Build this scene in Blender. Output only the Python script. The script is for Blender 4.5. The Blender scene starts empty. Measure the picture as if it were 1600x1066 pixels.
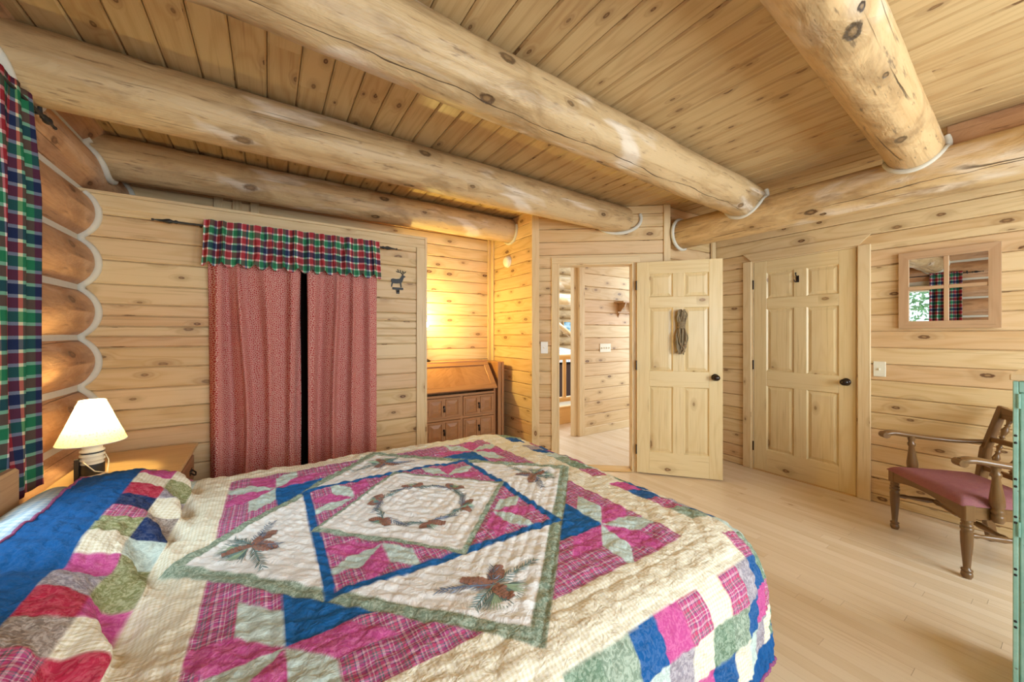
import bpy, math, random
import numpy as np
from mathutils import Vector, Matrix
random.seed(7); RS = np.random.RandomState(11)
C = bpy.context.scene.collection
SC = bpy.context.scene
PI = math.pi
V = Vector

# ------------------------------------------------------------------ node helpers
class NT:
    def __init__(s, name):
        s.mat = bpy.data.materials.new(name); s.mat.use_nodes = True
        s.t = s.mat.node_tree; s.t.nodes.clear()
        s.out = s.t.nodes.new('ShaderNodeOutputMaterial')
    def n(s, typ, ins=None, **kw):
        nd = s.t.nodes.new(typ)
        for k, v in kw.items(): setattr(nd, k, v)
        for k, v in (ins or {}).items(): s.set(nd.inputs[k], v)
        return nd
    def set(s, sock, v):
        if isinstance(v, bpy.types.NodeSocket): s.t.links.new(v, sock)
        elif isinstance(v, (tuple, list)) and len(v) == 3 and sock.type == 'RGBA': sock.default_value = (*v, 1)
        else: sock.default_value = v
    def m(s, op, a, b=0.0, c=0.0, clamp=False):
        nd = s.n('ShaderNodeMath', {0: a, 1: b, 2: c}, operation=op); nd.use_clamp = clamp
        return nd.outputs[0]
    def mix(s, f, a, b, blend='MIX'):
        nd = s.n('ShaderNodeMix', {0: f, 6: a, 7: b}, data_type='RGBA', blend_type=blend)
        return nd.outputs[2]
    def sm(s, x, a, b, c=0.0, d=1.0):
        return s.n('ShaderNodeMapRange', {0: x, 1: a, 2: b, 3: c, 4: d}, interpolation_type='SMOOTHSTEP').outputs[0]
    def xyz(s, x, y, z=0.0):
        return s.n('ShaderNodeCombineXYZ', {0: x, 1: y, 2: z}).outputs[0]
    def noise(s, vec, scale=1.0, detail=2.0, rough=.5, dist=0.0):
        return s.n('ShaderNodeTexNoise', {'Vector': vec, 'Scale': scale, 'Detail': detail, 'Roughness': rough, 'Distortion': dist}).outputs[0]
    def ramp(s, f, stops, interp='LINEAR'):
        nd = s.n('ShaderNodeValToRGB', {0: f}); cr = nd.color_ramp; cr.interpolation = interp
        while len(cr.elements) < len(stops): cr.elements.new(.5)
        for e, (p, c) in zip(cr.elements, stops): e.position = p; e.color = (*c, 1)
        return nd.outputs[0]
    def uv(s):
        u = s.n('ShaderNodeTexCoord').outputs['UV']
        sp = s.n('ShaderNodeSeparateXYZ', {0: u})
        return sp.outputs[0], sp.outputs[1]
    def done(s, col, rough=.5, spec=.35, bump=None, bs=.3, bd=.01, **kw):
        ins = {'Base Color': col, 'Roughness': rough, 'Specular IOR Level': spec}
        ins.update(kw)
        p = s.n('ShaderNodeBsdfPrincipled', ins)
        if bump is not None:
            b = s.n('ShaderNodeBump', {'Height': bump, 'Strength': bs, 'Distance': bd})
            s.t.links.new(b.outputs[0], p.inputs['Normal'])
        s.t.links.new(p.outputs[0], s.out.inputs[0])
        return s.mat

def plain(name, col, rough=.5, spec=.35, metal=0.0, nz=.12, sc=60):
    m = NT(name)
    co = m.n('ShaderNodeTexCoord').outputs['Object']
    n = m.noise(co, sc, 3)
    c = m.mix(n, tuple(x*(1-nz) for x in col), tuple(min(1, x*(1+nz)) for x in col))
    return m.done(c, rough, spec, n, .1, .002, Metallic=metal)

def wood(name, light, mid, dark, knots=.45, kscale=(3., 6.), ksize=1.0, rings=26., ringamp=.5,
         tone=.25, rough=.45, spec=.35, cracks=0.0, scrape=0.0, bs=.15, red=0.0, check=None):
    m = NT(name)
    u, v = m.uv()
    r = m.n('ShaderNodeNewGeometry').outputs['Random Per Island']
    ou = m.m('ADD', u, m.m('MULTIPLY', r, 41.3)); ov = m.m('ADD', v, m.m('MULTIPLY', r, 17.7))
    # knots
    kv = m.n('ShaderNodeTexVoronoi', {'Vector': m.xyz(m.m('MULTIPLY', ou, kscale[0]), m.m('MULTIPLY', ov, kscale[1]), m.m('MULTIPLY', r, 9.)), 'Scale': 1.0, 'Randomness': 1.0},
             voronoi_dimensions='2D')
    kd = kv.outputs['Distance']
    ks = m.n('ShaderNodeSeparateColor', {0: kv.outputs['Color']})
    has = m.m('LESS_THAN', ks.outputs[0], knots)
    sz = m.m('MULTIPLY_ADD', ks.outputs[1], .8*ksize, .6*ksize)
    kn = m.m('DIVIDE', kd, sz)
    wob = m.m('MULTIPLY_ADD', m.noise(m.xyz(m.m('MULTIPLY', ou, 60), m.m('MULTIPLY', ov, 60), 0), 1, 2), .05, m.m('SUBTRACT', kn, .025))
    core = m.m('MULTIPLY', m.sm(wob, .045, .085, 1, 0), has)
    rim = m.m('MULTIPLY', m.m('MULTIPLY', m.sm(wob, .020, .05), m.sm(wob, .07, .095, 1, 0)), has)
    halo = m.m('MULTIPLY', m.sm(kn, .05, .36, 1, 0), has)
    # growth rings
    low = m.noise(m.xyz(m.m('MULTIPLY', ou, .9), m.m('MULTIPLY', ov, 7.), r), 1.0, 1.5)
    ph = m.m('ADD', m.m('MULTIPLY', low, rings*2), m.m('MULTIPLY', halo, 9.))
    ring = m.m('MULTIPLY_ADD', m.m('SINE', ph), .5, .5)
    ring = m.m('POWER', ring, 2.2)
    fine = m.noise(m.xyz(m.m('MULTIPLY', ou, 3.), m.m('MULTIPLY', ov, 160.), 0), 1.0, 3)
    big = m.noise(m.xyz(m.m('MULTIPLY', ou, .7), m.m('MULTIPLY', ov, 3.), m.m('MULTIPLY', r, 3.)), 1.0, 2)
    f = m.m('ADD', m.m('MULTIPLY', ring, ringamp*.55), m.m('MULTIPLY_ADD', fine, .75, -.28))
    f = m.m('ADD', f, m.m('MULTIPLY', m.m('SUBTRACT', r, .5), tone*1.6))
    f = m.m('ADD', f, m.m('MULTIPLY_ADD', big, .8, -.4), clamp=True)
    col = m.mix(f, light, mid)
    hue = m.m('FRACT', m.m('MULTIPLY', r, 7.31))
    col = m.mix(m.m('MULTIPLY', m.m('POWER', hue, 2.0), red), col, (.60, .30, .17))
    col = m.mix(m.m('MULTIPLY', halo, .45), col, tuple(a*.55+b*.45 for a, b in zip(dark, mid)))
    stk = m.noise(m.xyz(m.m('MULTIPLY', ou, 1.7), m.m('MULTIPLY', ov, 55.), m.m('ADD', r, 4.)), 1.0, 3, .6)
    col = m.mix(m.m('MULTIPLY', m.sm(stk, .56, .74), .55), col, tuple(a*.35+b*.65 for a, b in zip(dark, mid)))
    if scrape > 0:
        sn = m.noise(m.xyz(m.m('MULTIPLY', ou, 1.6), m.m('MULTIPLY', ov, 5.), 3.3), 1.0, 2.5, .6, .4)
        col = m.mix(m.m('MULTIPLY', m.sm(sn, .56, .66), scrape), col, (.80, .70, .58))
        dn = m.noise(m.xyz(m.m('MULTIPLY', ou, 2.2), m.m('MULTIPLY', ov, 7.), 8.3), 1.0, 4, .65, .6)
        col = m.mix(m.m('MULTIPLY', m.sm(dn, .48, .68), .62), col, tuple(a*.5+b*.5 for a, b in zip(dark, mid)))
    knc = tuple(a*.6+b*.4 for a, b in zip(dark, mid))
    col = m.mix(m.m('MULTIPLY', core, .9), col, knc)
    col = m.mix(m.m('MULTIPLY', rim, m.m('MULTIPLY_ADD', ks.outputs[2], .6, .35)), col, tuple(x*.75 for x in dark))
    bh = m.m('MULTIPLY_ADD', fine, .35, m.m('MULTIPLY', core, -.8))
    if scrape > 0:
        hw = m.noise(m.xyz(m.m('MULTIPLY', ou, 5.), m.m('MULTIPLY', ov, 9.), 6.), 1.0, 4, .6, .5)
        bh = m.m('ADD', m.m('MULTIPLY_ADD', hw, 4.5, bh), m.m('MULTIPLY', halo, 1.5))
    if cracks > 0:
        fl = m.noise(m.xyz(m.m('MULTIPLY', ou, 7.), m.m('MULTIPLY', ov, 55.), 2.7), 1.0, 3, .65)
        col = m.mix(m.m('MULTIPLY', m.sm(fl, .60, .72), .6), col, tuple(x*1.3 for x in dark))
        if check:
            v0, u0, u1, wd = check
            wv = m.m('MULTIPLY_ADD', m.noise(m.xyz(m.m('MULTIPLY', u, 2.2), 0.3, 0), 1, 3), .09, v0-.045)
            dd_ = m.m('ABSOLUTE', m.m('SUBTRACT', v, wv))
            gt = m.m('MULTIPLY', m.sm(u, u0, u0+.15), m.sm(u, u1-.15, u1, 1, 0))
            wn = m.m('MULTIPLY_ADD', m.noise(m.xyz(m.m('MULTIPLY', u, 5.), 9.1, 0), 1, 2), wd*2.4, -wd*.7)
            ck = m.m('MULTIPLY', m.m('LESS_THAN', dd_, wn), gt)
            col = m.mix(m.m('MULTIPLY', ck, .85), col, (.05, .028, .016)); bh = m.m('SUBTRACT', bh, m.m('MULTIPLY', ck, 3.))
        cn = m.noise(m.xyz(m.m('MULTIPLY', ou, .35), m.m('MULTIPLY', ov, 9.), 5.1), 1.0, 1.2, .4)
        cn = m.m('MULTIPLY_ADD', m.noise(m.xyz(m.m('MULTIPLY', ou, 8), m.m('MULTIPLY', ov, 8), 1), 1, 3), .025, cn)
        cl = m.m('ABSOLUTE', m.m('SUBTRACT', cn, .5))
        gate = m.sm(m.noise(m.xyz(m.m('MULTIPLY', ou, 1.1), m.m('MULTIPLY', ov, 3.), 2.), 1.0, 1), .58, .66)
        cr = m.m('MULTIPLY', m.sm(cl, .002, .010, 1, 0), gate)
        col = m.mix(m.m('MULTIPLY', cr, cracks), col, tuple(x*.45 for x in dark))
        bh = m.m('SUBTRACT', bh, m.m('MULTIPLY', cr, 1.5))
    return m.done(col, rough, spec, bh, bs, .004)

M = {}
M['pine'] = wood('pine_board', (.71, .525, .285), (.56, .36, .15), (.15, .06, .025), knots=.6, kscale=(3.3, 7.), ksize=.95, ringamp=.8, rough=.42, tone=.4, red=.4)
M['pine_trim'] = wood('pine_trim', (.71, .535, .305), (.60, .40, .185), (.20, .085, .035), knots=.35, ksize=.7, rough=.4, ringamp=.6)
M['pine_door'] = wood('pine_door', (.74, .57, .31), (.63, .44, .195), (.20, .08, .03), knots=.34, ksize=.85, rough=.33, ringamp=.5, kscale=(2.6, 5.))
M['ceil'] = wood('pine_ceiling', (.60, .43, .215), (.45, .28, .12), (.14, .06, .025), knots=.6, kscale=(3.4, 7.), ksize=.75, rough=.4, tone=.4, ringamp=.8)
LK = dict(kscale=(2.3, 4.2), rings=11, ringamp=.8, rough=.45, cracks=.85, bs=.8)
M['log'] = wood('peeled_log', (.57, .395, .205), (.41, .25, .105), (.11, .055, .025), knots=.42, ksize=.95, scrape=.6, **LK)
M['log_checked'] = wood('peeled_log_long_check', (.56, .39, .205), (.40, .245, .10), (.11, .055, .025), knots=.5, ksize=.95, scrape=.6, check=(.70, .2, 4.1, .004), **LK)
M['log_header'] = wood('peeled_log_header', (.62, .43, .215), (.46, .28, .115), (.11, .055, .025), knots=.2, ksize=.8, scrape=.5, check=(.535, 1.5, 2.6, .004), **LK)
M['log_dark_knots'] = wood('peeled_log_dark_knots', (.60, .40, .195), (.46, .265, .105), (.03, .02, .015), knots=.7, ksize=.9, scrape=.35, **LK)
M['log_red'] = wood('wall_log', (.56, .315, .16), (.42, .20, .09), (.11, .045, .02), knots=.45, ksize=1.0, scrape=.15, **LK)
M['logend'] = M['log']
M['floor'] = wood('maple_floor', (.74, .60, .44), (.62, .46, .295), (.42, .27, .16), knots=.06, ksize=.5, rings=9, ringamp=.3, tone=.5, rough=.2, spec=.5, bs=.03)
M['chairwood'] = wood('chair_wood', (.20, .10, .036), (.11, .05, .018), (.05, .022, .01), knots=0, rings=18, rough=.28, spec=.5)
M['desk'] = wood('desk_wood', (.40, .195, .085), (.26, .11, .042), (.10, .05, .02), knots=0, rings=18, rough=.35)
M['desk_dark'] = wood('desk_recess', (.33, .16, .075), (.24, .10, .045), (.1, .04, .02), knots=0, rings=18, rough=.4)
M['oak'] = wood('oak_nightstand', (.66, .42, .17), (.52, .29, .10), (.22, .1, .04), knots=0, rings=20, rough=.3)
M['frame'] = wood('mirror_frame_wood', (.50, .31, .17), (.38, .21, .10), (.14, .07, .03), knots=0, rings=20, rough=.4)
M['rail'] = wood('rail_pine', (.78, .50, .22), (.66, .38, .14), (.2, .09, .04), knots=.2, rings=10, rough=.4)
M['chink'] = plain('chinking', (.63, .59, .49), .85, .1, nz=.06, sc=40)
M['black'] = plain('black_iron', (.02, .019, .018), .45, .4)
M['bronze'] = plain('dark_bronze', (.035, .022, .016), .25, .6, .6)
M['white'] = plain('white_plastic', (.85, .83, .78), .4, .4, nz=.02)
M['almond'] = plain('almond_plastic', (.78, .72, .56), .4, .4, nz=.02)
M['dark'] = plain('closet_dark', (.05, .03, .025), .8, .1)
M['sheet'] = plain('white_sheet', (.82, .82, .84), .8, .1, nz=.03, sc=20)
M['green'] = None
def green_paint():
    m = NT('green_paint')
    co = m.n('ShaderNodeTexCoord').outputs['Object']
    n = m.noise(co, 9, 5, .7); n2 = m.noise(co, 70, 3)
    c = m.mix(m.sm(n, .35, .7), (.24, .47, .38), (.36, .60, .50))
    c = m.mix(m.sm(n2, .68, .74), c, (.16, .2, .15))
    return m.done(c, .45, .4, n2, .15, .002)
M['green'] = green_paint()
def rope_mat():
    m = NT('rope_fibre'); u, v = m.uv()
    w = m.m('SINE', m.m('MULTIPLY', m.m('ADD', m.m('MULTIPLY', u, 1.0), m.m('MULTIPLY', v, 1.0)), 700))
    c = m.mix(m.m('MULTIPLY_ADD', w, .5, .5), (.20, .14, .08), (.43, .33, .20))
    return m.done(c, .85, .1, w, .6, .003)
M['rope'] = rope_mat()
def glass_mat():
    m = NT('window_glass')
    t = m.n('ShaderNodeBsdfTransparent', {0: (.96, .98, .97)}); g = m.n('ShaderNodeBsdfGlossy', {'Roughness': .02})
    x = m.n('ShaderNodeMixShader', {0: .06}); m.t.links.new(t.outputs[0], x.inputs[1]); m.t.links.new(g.outputs[0], x.inputs[2])
    m.t.links.new(x.outputs[0], m.out.inputs[0]); return m.mat
M['glass'] = glass_mat()
def mirror_mat():
    m = NT('mirror_glass'); g = m.n('ShaderNodeBsdfGlossy', {'Color': (.86, .88, .87), 'Roughness': .004})
    m.t.links.new(g.outputs[0], m.out.inputs[0]); return m.mat
M['mirror'] = mirror_mat()
def shade_mat():
    m = NT('lamp_shade_paper')
    co = m.n('ShaderNodeTexCoord').outputs['Object']
    n = m.noise(co, 130, 4, .7)
    c = m.mix(m.sm(n, .5, .66), (.88, .76, .50), (.60, .46, .25))
    d = m.n('ShaderNodeBsdfDiffuse', {0: c}); t = m.n('ShaderNodeBsdfTranslucent', {0: c})
    x = m.n('ShaderNodeMixShader', {0: .55}); m.t.links.new(d.outputs[0], x.inputs[1]); m.t.links.new(t.outputs[0], x.inputs[2])
    m.t.links.new(x.outputs[0], m.out.inputs[0]); return m.mat
M['shade'] = shade_mat()
def emit(name, col, st):
    m = NT(name); e = m.n('ShaderNodeEmission', {0: col, 1: st}); m.t.links.new(e.outputs[0], m.out.inputs[0]); return m.mat
M['bulb'] = emit('lit_bulb', (1, .86, .6), 30)

def band(m, x, period, stops):
    return m.ramp(m.m('FRACT', m.m('DIVIDE', x, period)), stops, 'CONSTANT')
def plaid_mat(name, period, stu, stv, rough=.85, trans=0.0):
    m = NT(name); u, v = m.uv()
    a = band(m, u, period, stu); b = band(m, v, period, stv)
    th = m.m('GREATER_THAN', m.m('SINE', m.m('MULTIPLY', m.m('ADD', u, v), 2*PI/.0045)), 0.0)
    c = m.n('ShaderNodeGamma', {0: m.mix(1.0, a, b, 'MULTIPLY'), 1: .5}).outputs[0]
    c = m.mix(m.m('MULTIPLY', th, .15), c, b)
    n = m.noise(m.xyz(m.m('MULTIPLY', u, 300), m.m('MULTIPLY', v, 300), 0), 1, 2)
    if trans:
        d = m.n('ShaderNodeBsdfDiffuse', {0: c}); t = m.n('ShaderNodeBsdfTranslucent', {0: c})
        x = m.n('ShaderNodeMixShader', {0: trans}); m.t.links.new(d.outputs[0], x.inputs[1]); m.t.links.new(t.outputs[0], x.inputs[2])
        m.t.links.new(x.outputs[0], m.out.inputs[0]); return m.mat
    return m.done(c, rough, .1, n, .2, .001)
Wt = (.82, .78, .68); Rd = (.36, .035, .045); Gn = (.03, .20, .09); Nv = (.025, .035, .09); Yw = (.72, .55, .22)
stu = [(0, Wt), (.045, Rd), (.24, Wt), (.27, Gn), (.42, Nv), (.55, Wt), (.59, Rd), (.72, Nv), (.80, Yw), (.83, Gn)]
stv = [(0, Wt), (.06, Rd), (.25, Wt), (.31, Gn), (.50, Wt), (.56, Rd), (.75, Wt), (.81, Nv)]
M['plaid'] = plaid_mat('plaid_curtain_cloth', .21, stu, stv, trans=.25)
M['valance'] = plaid_mat('plaid_valance_cloth', .19, stu, stv)
def redprint():
    m = NT('red_print_cloth'); u, v = m.uv()
    vo = m.n('ShaderNodeTexVoronoi', {'Vector': m.xyz(u, v, 0), 'Scale': 78., 'Randomness': .9}, voronoi_dimensions='2D', feature='DISTANCE_TO_EDGE')
    k = m.sm(vo.outputs[0], .06, .14)
    c = m.mix(k, (.72, .46, .38), (.42, .07, .065))
    return m.done(c, .85, .1, k, .1, .001)
M['redcloth'] = redprint()
def gingham(name, a, b, per):
    m = NT(name); u, v = m.uv()
    s1 = m.m('GREATER_THAN', m.m('FRACT', m.m('DIVIDE', u, per)), .5); s2 = m.m('GREATER_THAN', m.m('FRACT', m.m('DIVIDE', v, per)), .62)
    f = m.m('MULTIPLY_ADD', s1, .5, m.m('MULTIPLY', s2, .5))
    n = m.noise(m.xyz(m.m('MULTIPLY', u, 30), m.m('MULTIPLY', v, 30), 0), 1, 3)
    return m.done(m.mix(f, a, b), .85, .1, n, .5, .01)
M['pillow'] = gingham('pale_blue_gingham', (.72, .84, .92), (.42, .62, .80), .026)
def seatcloth():
    m = NT('seat_cloth'); co = m.n('ShaderNodeTexCoord').outputs['Object']
    n = m.noise(co, 260, 2); n2 = m.noise(co, 40, 3)
    c = m.mix(n, (.17, .04, .065), (.33, .115, .145)); c = m.mix(m.m('MULTIPLY', n2, .35), c, (.40, .24, .14))
    return m.done(c, .85, .15, n, .4, .002)
M['seat'] = seatcloth()
def stripes():
    m = NT('striped_blanket'); u, v = m.uv()
    c = band(m, u, .16, [(0, (.8, .8, .8)), (.25, (.25, .35, .5)), (.4, (.82, .8, .75)), (.6, (.45, .2, .2)), (.7, (.8, .8, .8)), (.85, (.3, .45, .5))])
    return m.done(c, .8, .1)
M['stripes'] = stripes()
def picture():
    m = NT('picture_print'); u, v = m.uv()
    n = m.noise(m.xyz(m.m('MULTIPLY', u, 7), m.m('MULTIPLY', v, 4), 1), 1, 3)
    return m.done(m.ramp(n, [(.3, (.75, .85, .9)), (.5, (.35, .6, .75)), (.65, (.1, .25, .35))]), .3)
M['picture'] = picture()
def leafmat():
    m = NT('leaf_green'); r = m.n('ShaderNodeNewGeometry').outputs['Random Per Island']
    c = m.mix(r, (.10, .30, .12), (.40, .62, .38))
    d = m.n('ShaderNodeBsdfDiffuse', {0: c}); t = m.n('ShaderNodeBsdfTranslucent', {0: c})
    x = m.n('ShaderNodeMixShader', {0: .5}); m.t.links.new(d.outputs[0], x.inputs[1]); m.t.links.new(t.outputs[0], x.inputs[2])
    m.t.links.new(x.outputs[0], m.out.inputs[0]); return m.mat
M['leaf'] = leafmat()

# ------------------------------------------------------------------ mesh builder
class MB:
    def __init__(s): s.v = []; s.f = []; s.uv = []; s.sm = []
    def add(s, vs, fs, uvs=None, smooth=False, grain=None):
        b = len(s.v); s.v += [tuple(p) for p in vs]
        g = V(grain).normalized() if grain is not None else None
        for i, f in enumerate(fs):
            s.f.append([b+k for k in f]); s.sm.append(smooth)
            if uvs is not None: s.uv.append(uvs[i])
            else:
                P = [V(vs[k]) for k in f]
                n = V((0, 0, 0))
                for a in range(len(P)):
                    n += P[a].cross(P[(a+1) % len(P)])
                if n.length < 1e-12: n = V((0, 0, 1))
                n.normalize()
                gg = g if g is not None else V((0, 0, 1))
                if abs(n.dot(gg)) > .9:
                    a1 = n.orthogonal().normalized(); a2 = n.cross(a1)
                else:
                    a1 = (gg - n*n.dot(gg)).normalized(); a2 = n.cross(a1)
                s.uv.append([(p.dot(a1), p.dot(a2)) for p in P])
    def frame_box(s, o, ax, ay, az, lx, ly, lz, grain=None, ch=0.0):
        """box from corner o along axes; ch chamfers every edge a little by 8-corner cut"""
        o, ax, ay, az = V(o), V(ax), V(ay), V(az)
        if grain is None:
            grain = max(((lx, ax), (ly, ay), (lz, az)), key=lambda q: q[0])[1]
        if ch <= 0:
            P = [o+ax*lx*i+ay*ly*j+az*lz*k for k in (0, 1) for j in (0, 1) for i in (0, 1)]
            F = [(0, 2, 3, 1), (4, 5, 7, 6), (0, 1, 5, 4), (2, 6, 7, 3), (0, 4, 6, 2), (1, 3, 7, 5)]
            s.add(P, F, grain=grain); return
        c = ch; P = []; idx = {}
        L = (lx, ly, lz)
        for k in (0, 1):
            for j in (0, 1):
                for i in (0, 1):
                    for d in range(3):
                        q = []
                        for e, b in enumerate((i, j, k)):
                            if e == d: q.append(L[e]*b)
                            else: q.append(c if b == 0 else L[e]-c)
                        idx[(i, j, k, d)] = len(P); P.append(o+ax*q[0]+ay*q[1]+az*q[2])
        F = []
        def quad(b, d):  # main face
            e = [x for x in range(3) if x != d]
            r = []
            for (p, q) in ((0, 0), (1, 0), (1, 1), (0, 1)):
                t = [0, 0, 0]; t[d] = b; t[e[0]] = p; t[e[1]] = q
                r.append(idx[(*t, d)])
            return r
        for d in range(3):
            for b in (0, 1): F.append(quad(b, d))
        for d in range(3):  # edges parallel to axis d
            e = [x for x in range(3) if x != d]
            for p in (0, 1):
                for q in (0, 1):
                    t0 = [0, 0, 0]; t1 = [0, 0, 0]; t1[d] = 1
                    for t in (t0, t1): t[e[0]] = p; t[e[1]] = q
                    F.append([idx[(*t0, e[0])], idx[(*t1, e[0])], idx[(*t1, e[1])], idx[(*t0, e[1])]])
        for k in (0, 1):
            for j in (0, 1):
                for i in (0, 1): F.append([idx[(i, j, k, d)] for d in range(3)])
        s.add(P, F, grain=grain)
    def box(s, x0, x1, y0, y1, z0, z1, grain=None, ch=0.0):
        s.frame_box((x0, y0, z0), (1, 0, 0), (0, 1, 0), (0, 0, 1), x1-x0, y1-y0, z1-z0, grain, ch)
    def beam(s, p0, p1, w, h, up=(0, 0, 1), ch=0.0):
        p0, p1 = V(p0), V(p1); a = (p1-p0); L = a.length; a.normalize()
        u = V(up); u = (u - a*u.dot(a)).normalized(); sd = a.cross(u)
        s.frame_box(p0 - sd*w/2 - u*h/2, a, sd, u, L, w, h, a, ch)
    def tube(s, pts, rad, seg=12, caps=True, closed=False, flat=1.0, upv=(0, 0, 1)):
        pts = [V(p) for p in pts]; n = len(pts)
        if not hasattr(rad, '__len__'): rad = [rad]*n
        vs = []; uvs = []; fs = []; L = 0; Ls = [0]
        for i in range(1, n): L += (pts[i]-pts[i-1]).length; Ls.append(L)
        nrm = None
        for i in range(n):
            if closed: t = pts[(i+1) % n]-pts[i-1]
            else: t = pts[min(i+1, n-1)]-pts[max(i-1, 0)]
            t.normalize()
            if nrm is None:
                u = V(upv)
                if abs(u.dot(t)) > .95: u = t.orthogonal()
                nrm = (u-t*u.dot(t)).normalized()
            else: nrm = (nrm-t*nrm.dot(t)).normalized()
            b = t.cross(nrm)
            for k in range(seg):
                a = 2*PI*k/seg
                vs.append(pts[i]+(nrm*math.cos(a)*flat+b*math.sin(a))*rad[i])
        rows = n if closed else n-1
        for i in range(rows):
            j = (i+1) % n
            for k in range(seg):
                k2 = (k+1) % seg
                fs.append((i*seg+k, i*seg+k2, j*seg+k2, j*seg+k))
                l0, l1 = Ls[i], (Ls[j] if j > i else Ls[i]+.02)
                a0, a1 = 2*PI*k/seg*rad[i], 2*PI*(k+1)/seg*rad[i]
                uvs.append([(l0, a0), (l0, a1), (l1, a1), (l1, a0)])
        s.add(vs, fs, uvs, smooth=True)
        if caps and not closed:
            for i, rev in ((0, True), (n-1, False)):
                ring = vs[i*seg:(i+1)*seg]
                s.add(ring, [tuple(range(seg))[::-1] if rev else tuple(range(seg))])
    def lathe(s, p0, p1, prof, seg=20):
        p0, p1 = V(p0), V(p1)
        s.tube([p0.lerp(p1, t) for t, r in prof], [max(r, 1e-4) for t, r in prof], seg)
    def ball(s, c, r, seg=16, rings=10, sq=(1, 1, 1)):
        c = V(c); vs = []; fs = []
        for i in range(rings+1):
            th = PI*i/rings
            for k in range(seg):
                a = 2*PI*k/seg
                vs.append(c+V((math.sin(th)*math.cos(a)*sq[0], math.sin(th)*math.sin(a)*sq[1], math.cos(th)*sq[2]))*r)
        for i in range(rings):
            for k in range(seg):
                k2 = (k+1) % seg
                fs.append((i*seg+k, (i+1)*seg+k, (i+1)*seg+k2, i*seg+k2))
        s.add(vs, fs, smooth=True)
    def prism(s, poly, o, ax, ay, n, th, grain=None):
        """polygon (2d) in plane o+ax*x+ay*y, extruded th along n"""
        o, ax, ay, n = V(o), V(ax), V(ay), V(n); k = len(poly)
        a = [o+ax*x+ay*y for x, y in poly]; b = [p+n*th for p in a]
        F = [tuple(range(k))[::-1], tuple(range(k, 2*k))]+[(i, (i+1) % k, k+(i+1) % k, k+i) for i in range(k)]
        s.add(a+b, F, grain=grain if grain is not None else ax)
    def build(s, name, mat, parent=None):
        me = bpy.data.meshes.new(name)
        me.from_pydata(s.v, [], s.f)
        ul = me.uv_layers.new(name='UVMap')
        flat = np.array([c for f in s.uv for uv in f for c in uv], dtype=np.float32)
        ul.data.foreach_set('uv', flat)
        me.polygons.foreach_set('use_smooth', s.sm)
        me.materials.append(mat)
        me.validate(); me.update()
        import bmesh
        bm = bmesh.new(); bm.from_mesh(me); bmesh.ops.recalc_face_normals(bm, faces=bm.faces); bm.to_mesh(me); bm.free()
        o = bpy.data.objects.new(name, me); C.objects.link(o)
        if parent: o.parent = parent
        return o

def grid_obj(name, P, UVs, mat, parent=None, cols=None, kinds=None, two_sided=0.0):
    """P: (n,m,3) array"""
    n, m = P.shape[:2]
    idx = np.arange(n*m).reshape(n, m)
    q = np.stack([idx[:-1, :-1], idx[1:, :-1], idx[1:, 1:], idx[:-1, 1:]], -1).reshape(-1, 4)
    me = bpy.data.meshes.new(name)
    me.vertices.add(n*m); me.vertices.foreach_set('co', P.reshape(-1).astype(np.float32))
    me.loops.add(q.size); me.loops.foreach_set('vertex_index', q.reshape(-1).astype(np.int32))
    me.polygons.add(len(q)); me.polygons.foreach_set('loop_start', (np.arange(len(q))*4).astype(np.int32))
    me.update(calc_edges=True); me.validate()
    ul = me.uv_layers.new(name='UVMap')
    ul.data.foreach_set('uv', UVs.reshape(-1, 2)[q.reshape(-1)].reshape(-1).astype(np.float32))
    me.polygons.foreach_set('use_smooth', np.ones(len(q), dtype=bool))
    for nm, a in (('fabric', cols), ('weave', kinds)):
        if a is not None:
            at = me.color_attributes.new(nm, 'FLOAT_COLOR', 'POINT')
            rgba = np.ones((n*m, 4), np.float32); rgba[:, :3] = a.reshape(-1, 3)
            at.data.foreach_set('color', rgba.reshape(-1))
    me.materials.append(mat)
    o = bpy.data.objects.new(name, me); C.objects.link(o)
    if parent: o.parent = parent
    if two_sided:
        md = o.modifiers.new('Solidify', 'SOLIDIFY'); md.thickness = two_sided; md.offset = -1
    return o

def thing(name, label, cat, loc=(0, 0, 0), rz=0.0, group=None):
    o = bpy.data.objects.new(name, None); C.objects.link(o); o.empty_display_size = .1
    o.location = loc; o.rotation_euler = (0, 0, rz)
    o['label'] = label; o['category'] = cat
    if group: o['group'] = group
    return o
def tag(o, label, cat, group=None):
    o['label'] = label; o['category'] = cat
    if group: o['group'] = group
    return o
def struct(o): o['kind'] = 'structure'; return o
def sempty(name, loc=(0, 0, 0), rz=0.0):
    o = bpy.data.objects.new(name, None); C.objects.link(o); o.location = loc; o.rotation_euler = (0, 0, rz); o.empty_display_size = .1
    return struct(o)

def vnoise(x, y, seed):
    r = np.random.RandomState(seed).rand(256, 256)
    xi = np.floor(x).astype(int); yi = np.floor(y).astype(int); fx = x-xi; fy = y-yi
    fx = fx*fx*(3-2*fx); fy = fy*fy*(3-2*fy)
    g = lambda a, b: r[a % 256, b % 256]
    return (g(xi, yi)*(1-fx)+g(xi+1, yi)*fx)*(1-fy)+(g(xi, yi+1)*(1-fx)+g(xi+1, yi+1)*fx)*fy

# ------------------------------------------------------------------ layout constants
CEIL = 2.57
XL = -.86; XR = 4.03; YC = 3.15; YB = 3.82; YS = -1.5; XA = 2.20
A0 = V((2.217, 3.017, 0)); AD = V((.777, -.629, 0)).normalized(); AN = V((-AD.y, AD.x, 0))*-1   # normal to the room
if AN.dot(V((-1, -1, 0))) < 0: AN = -AN
ALEN = 1.293

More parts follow.
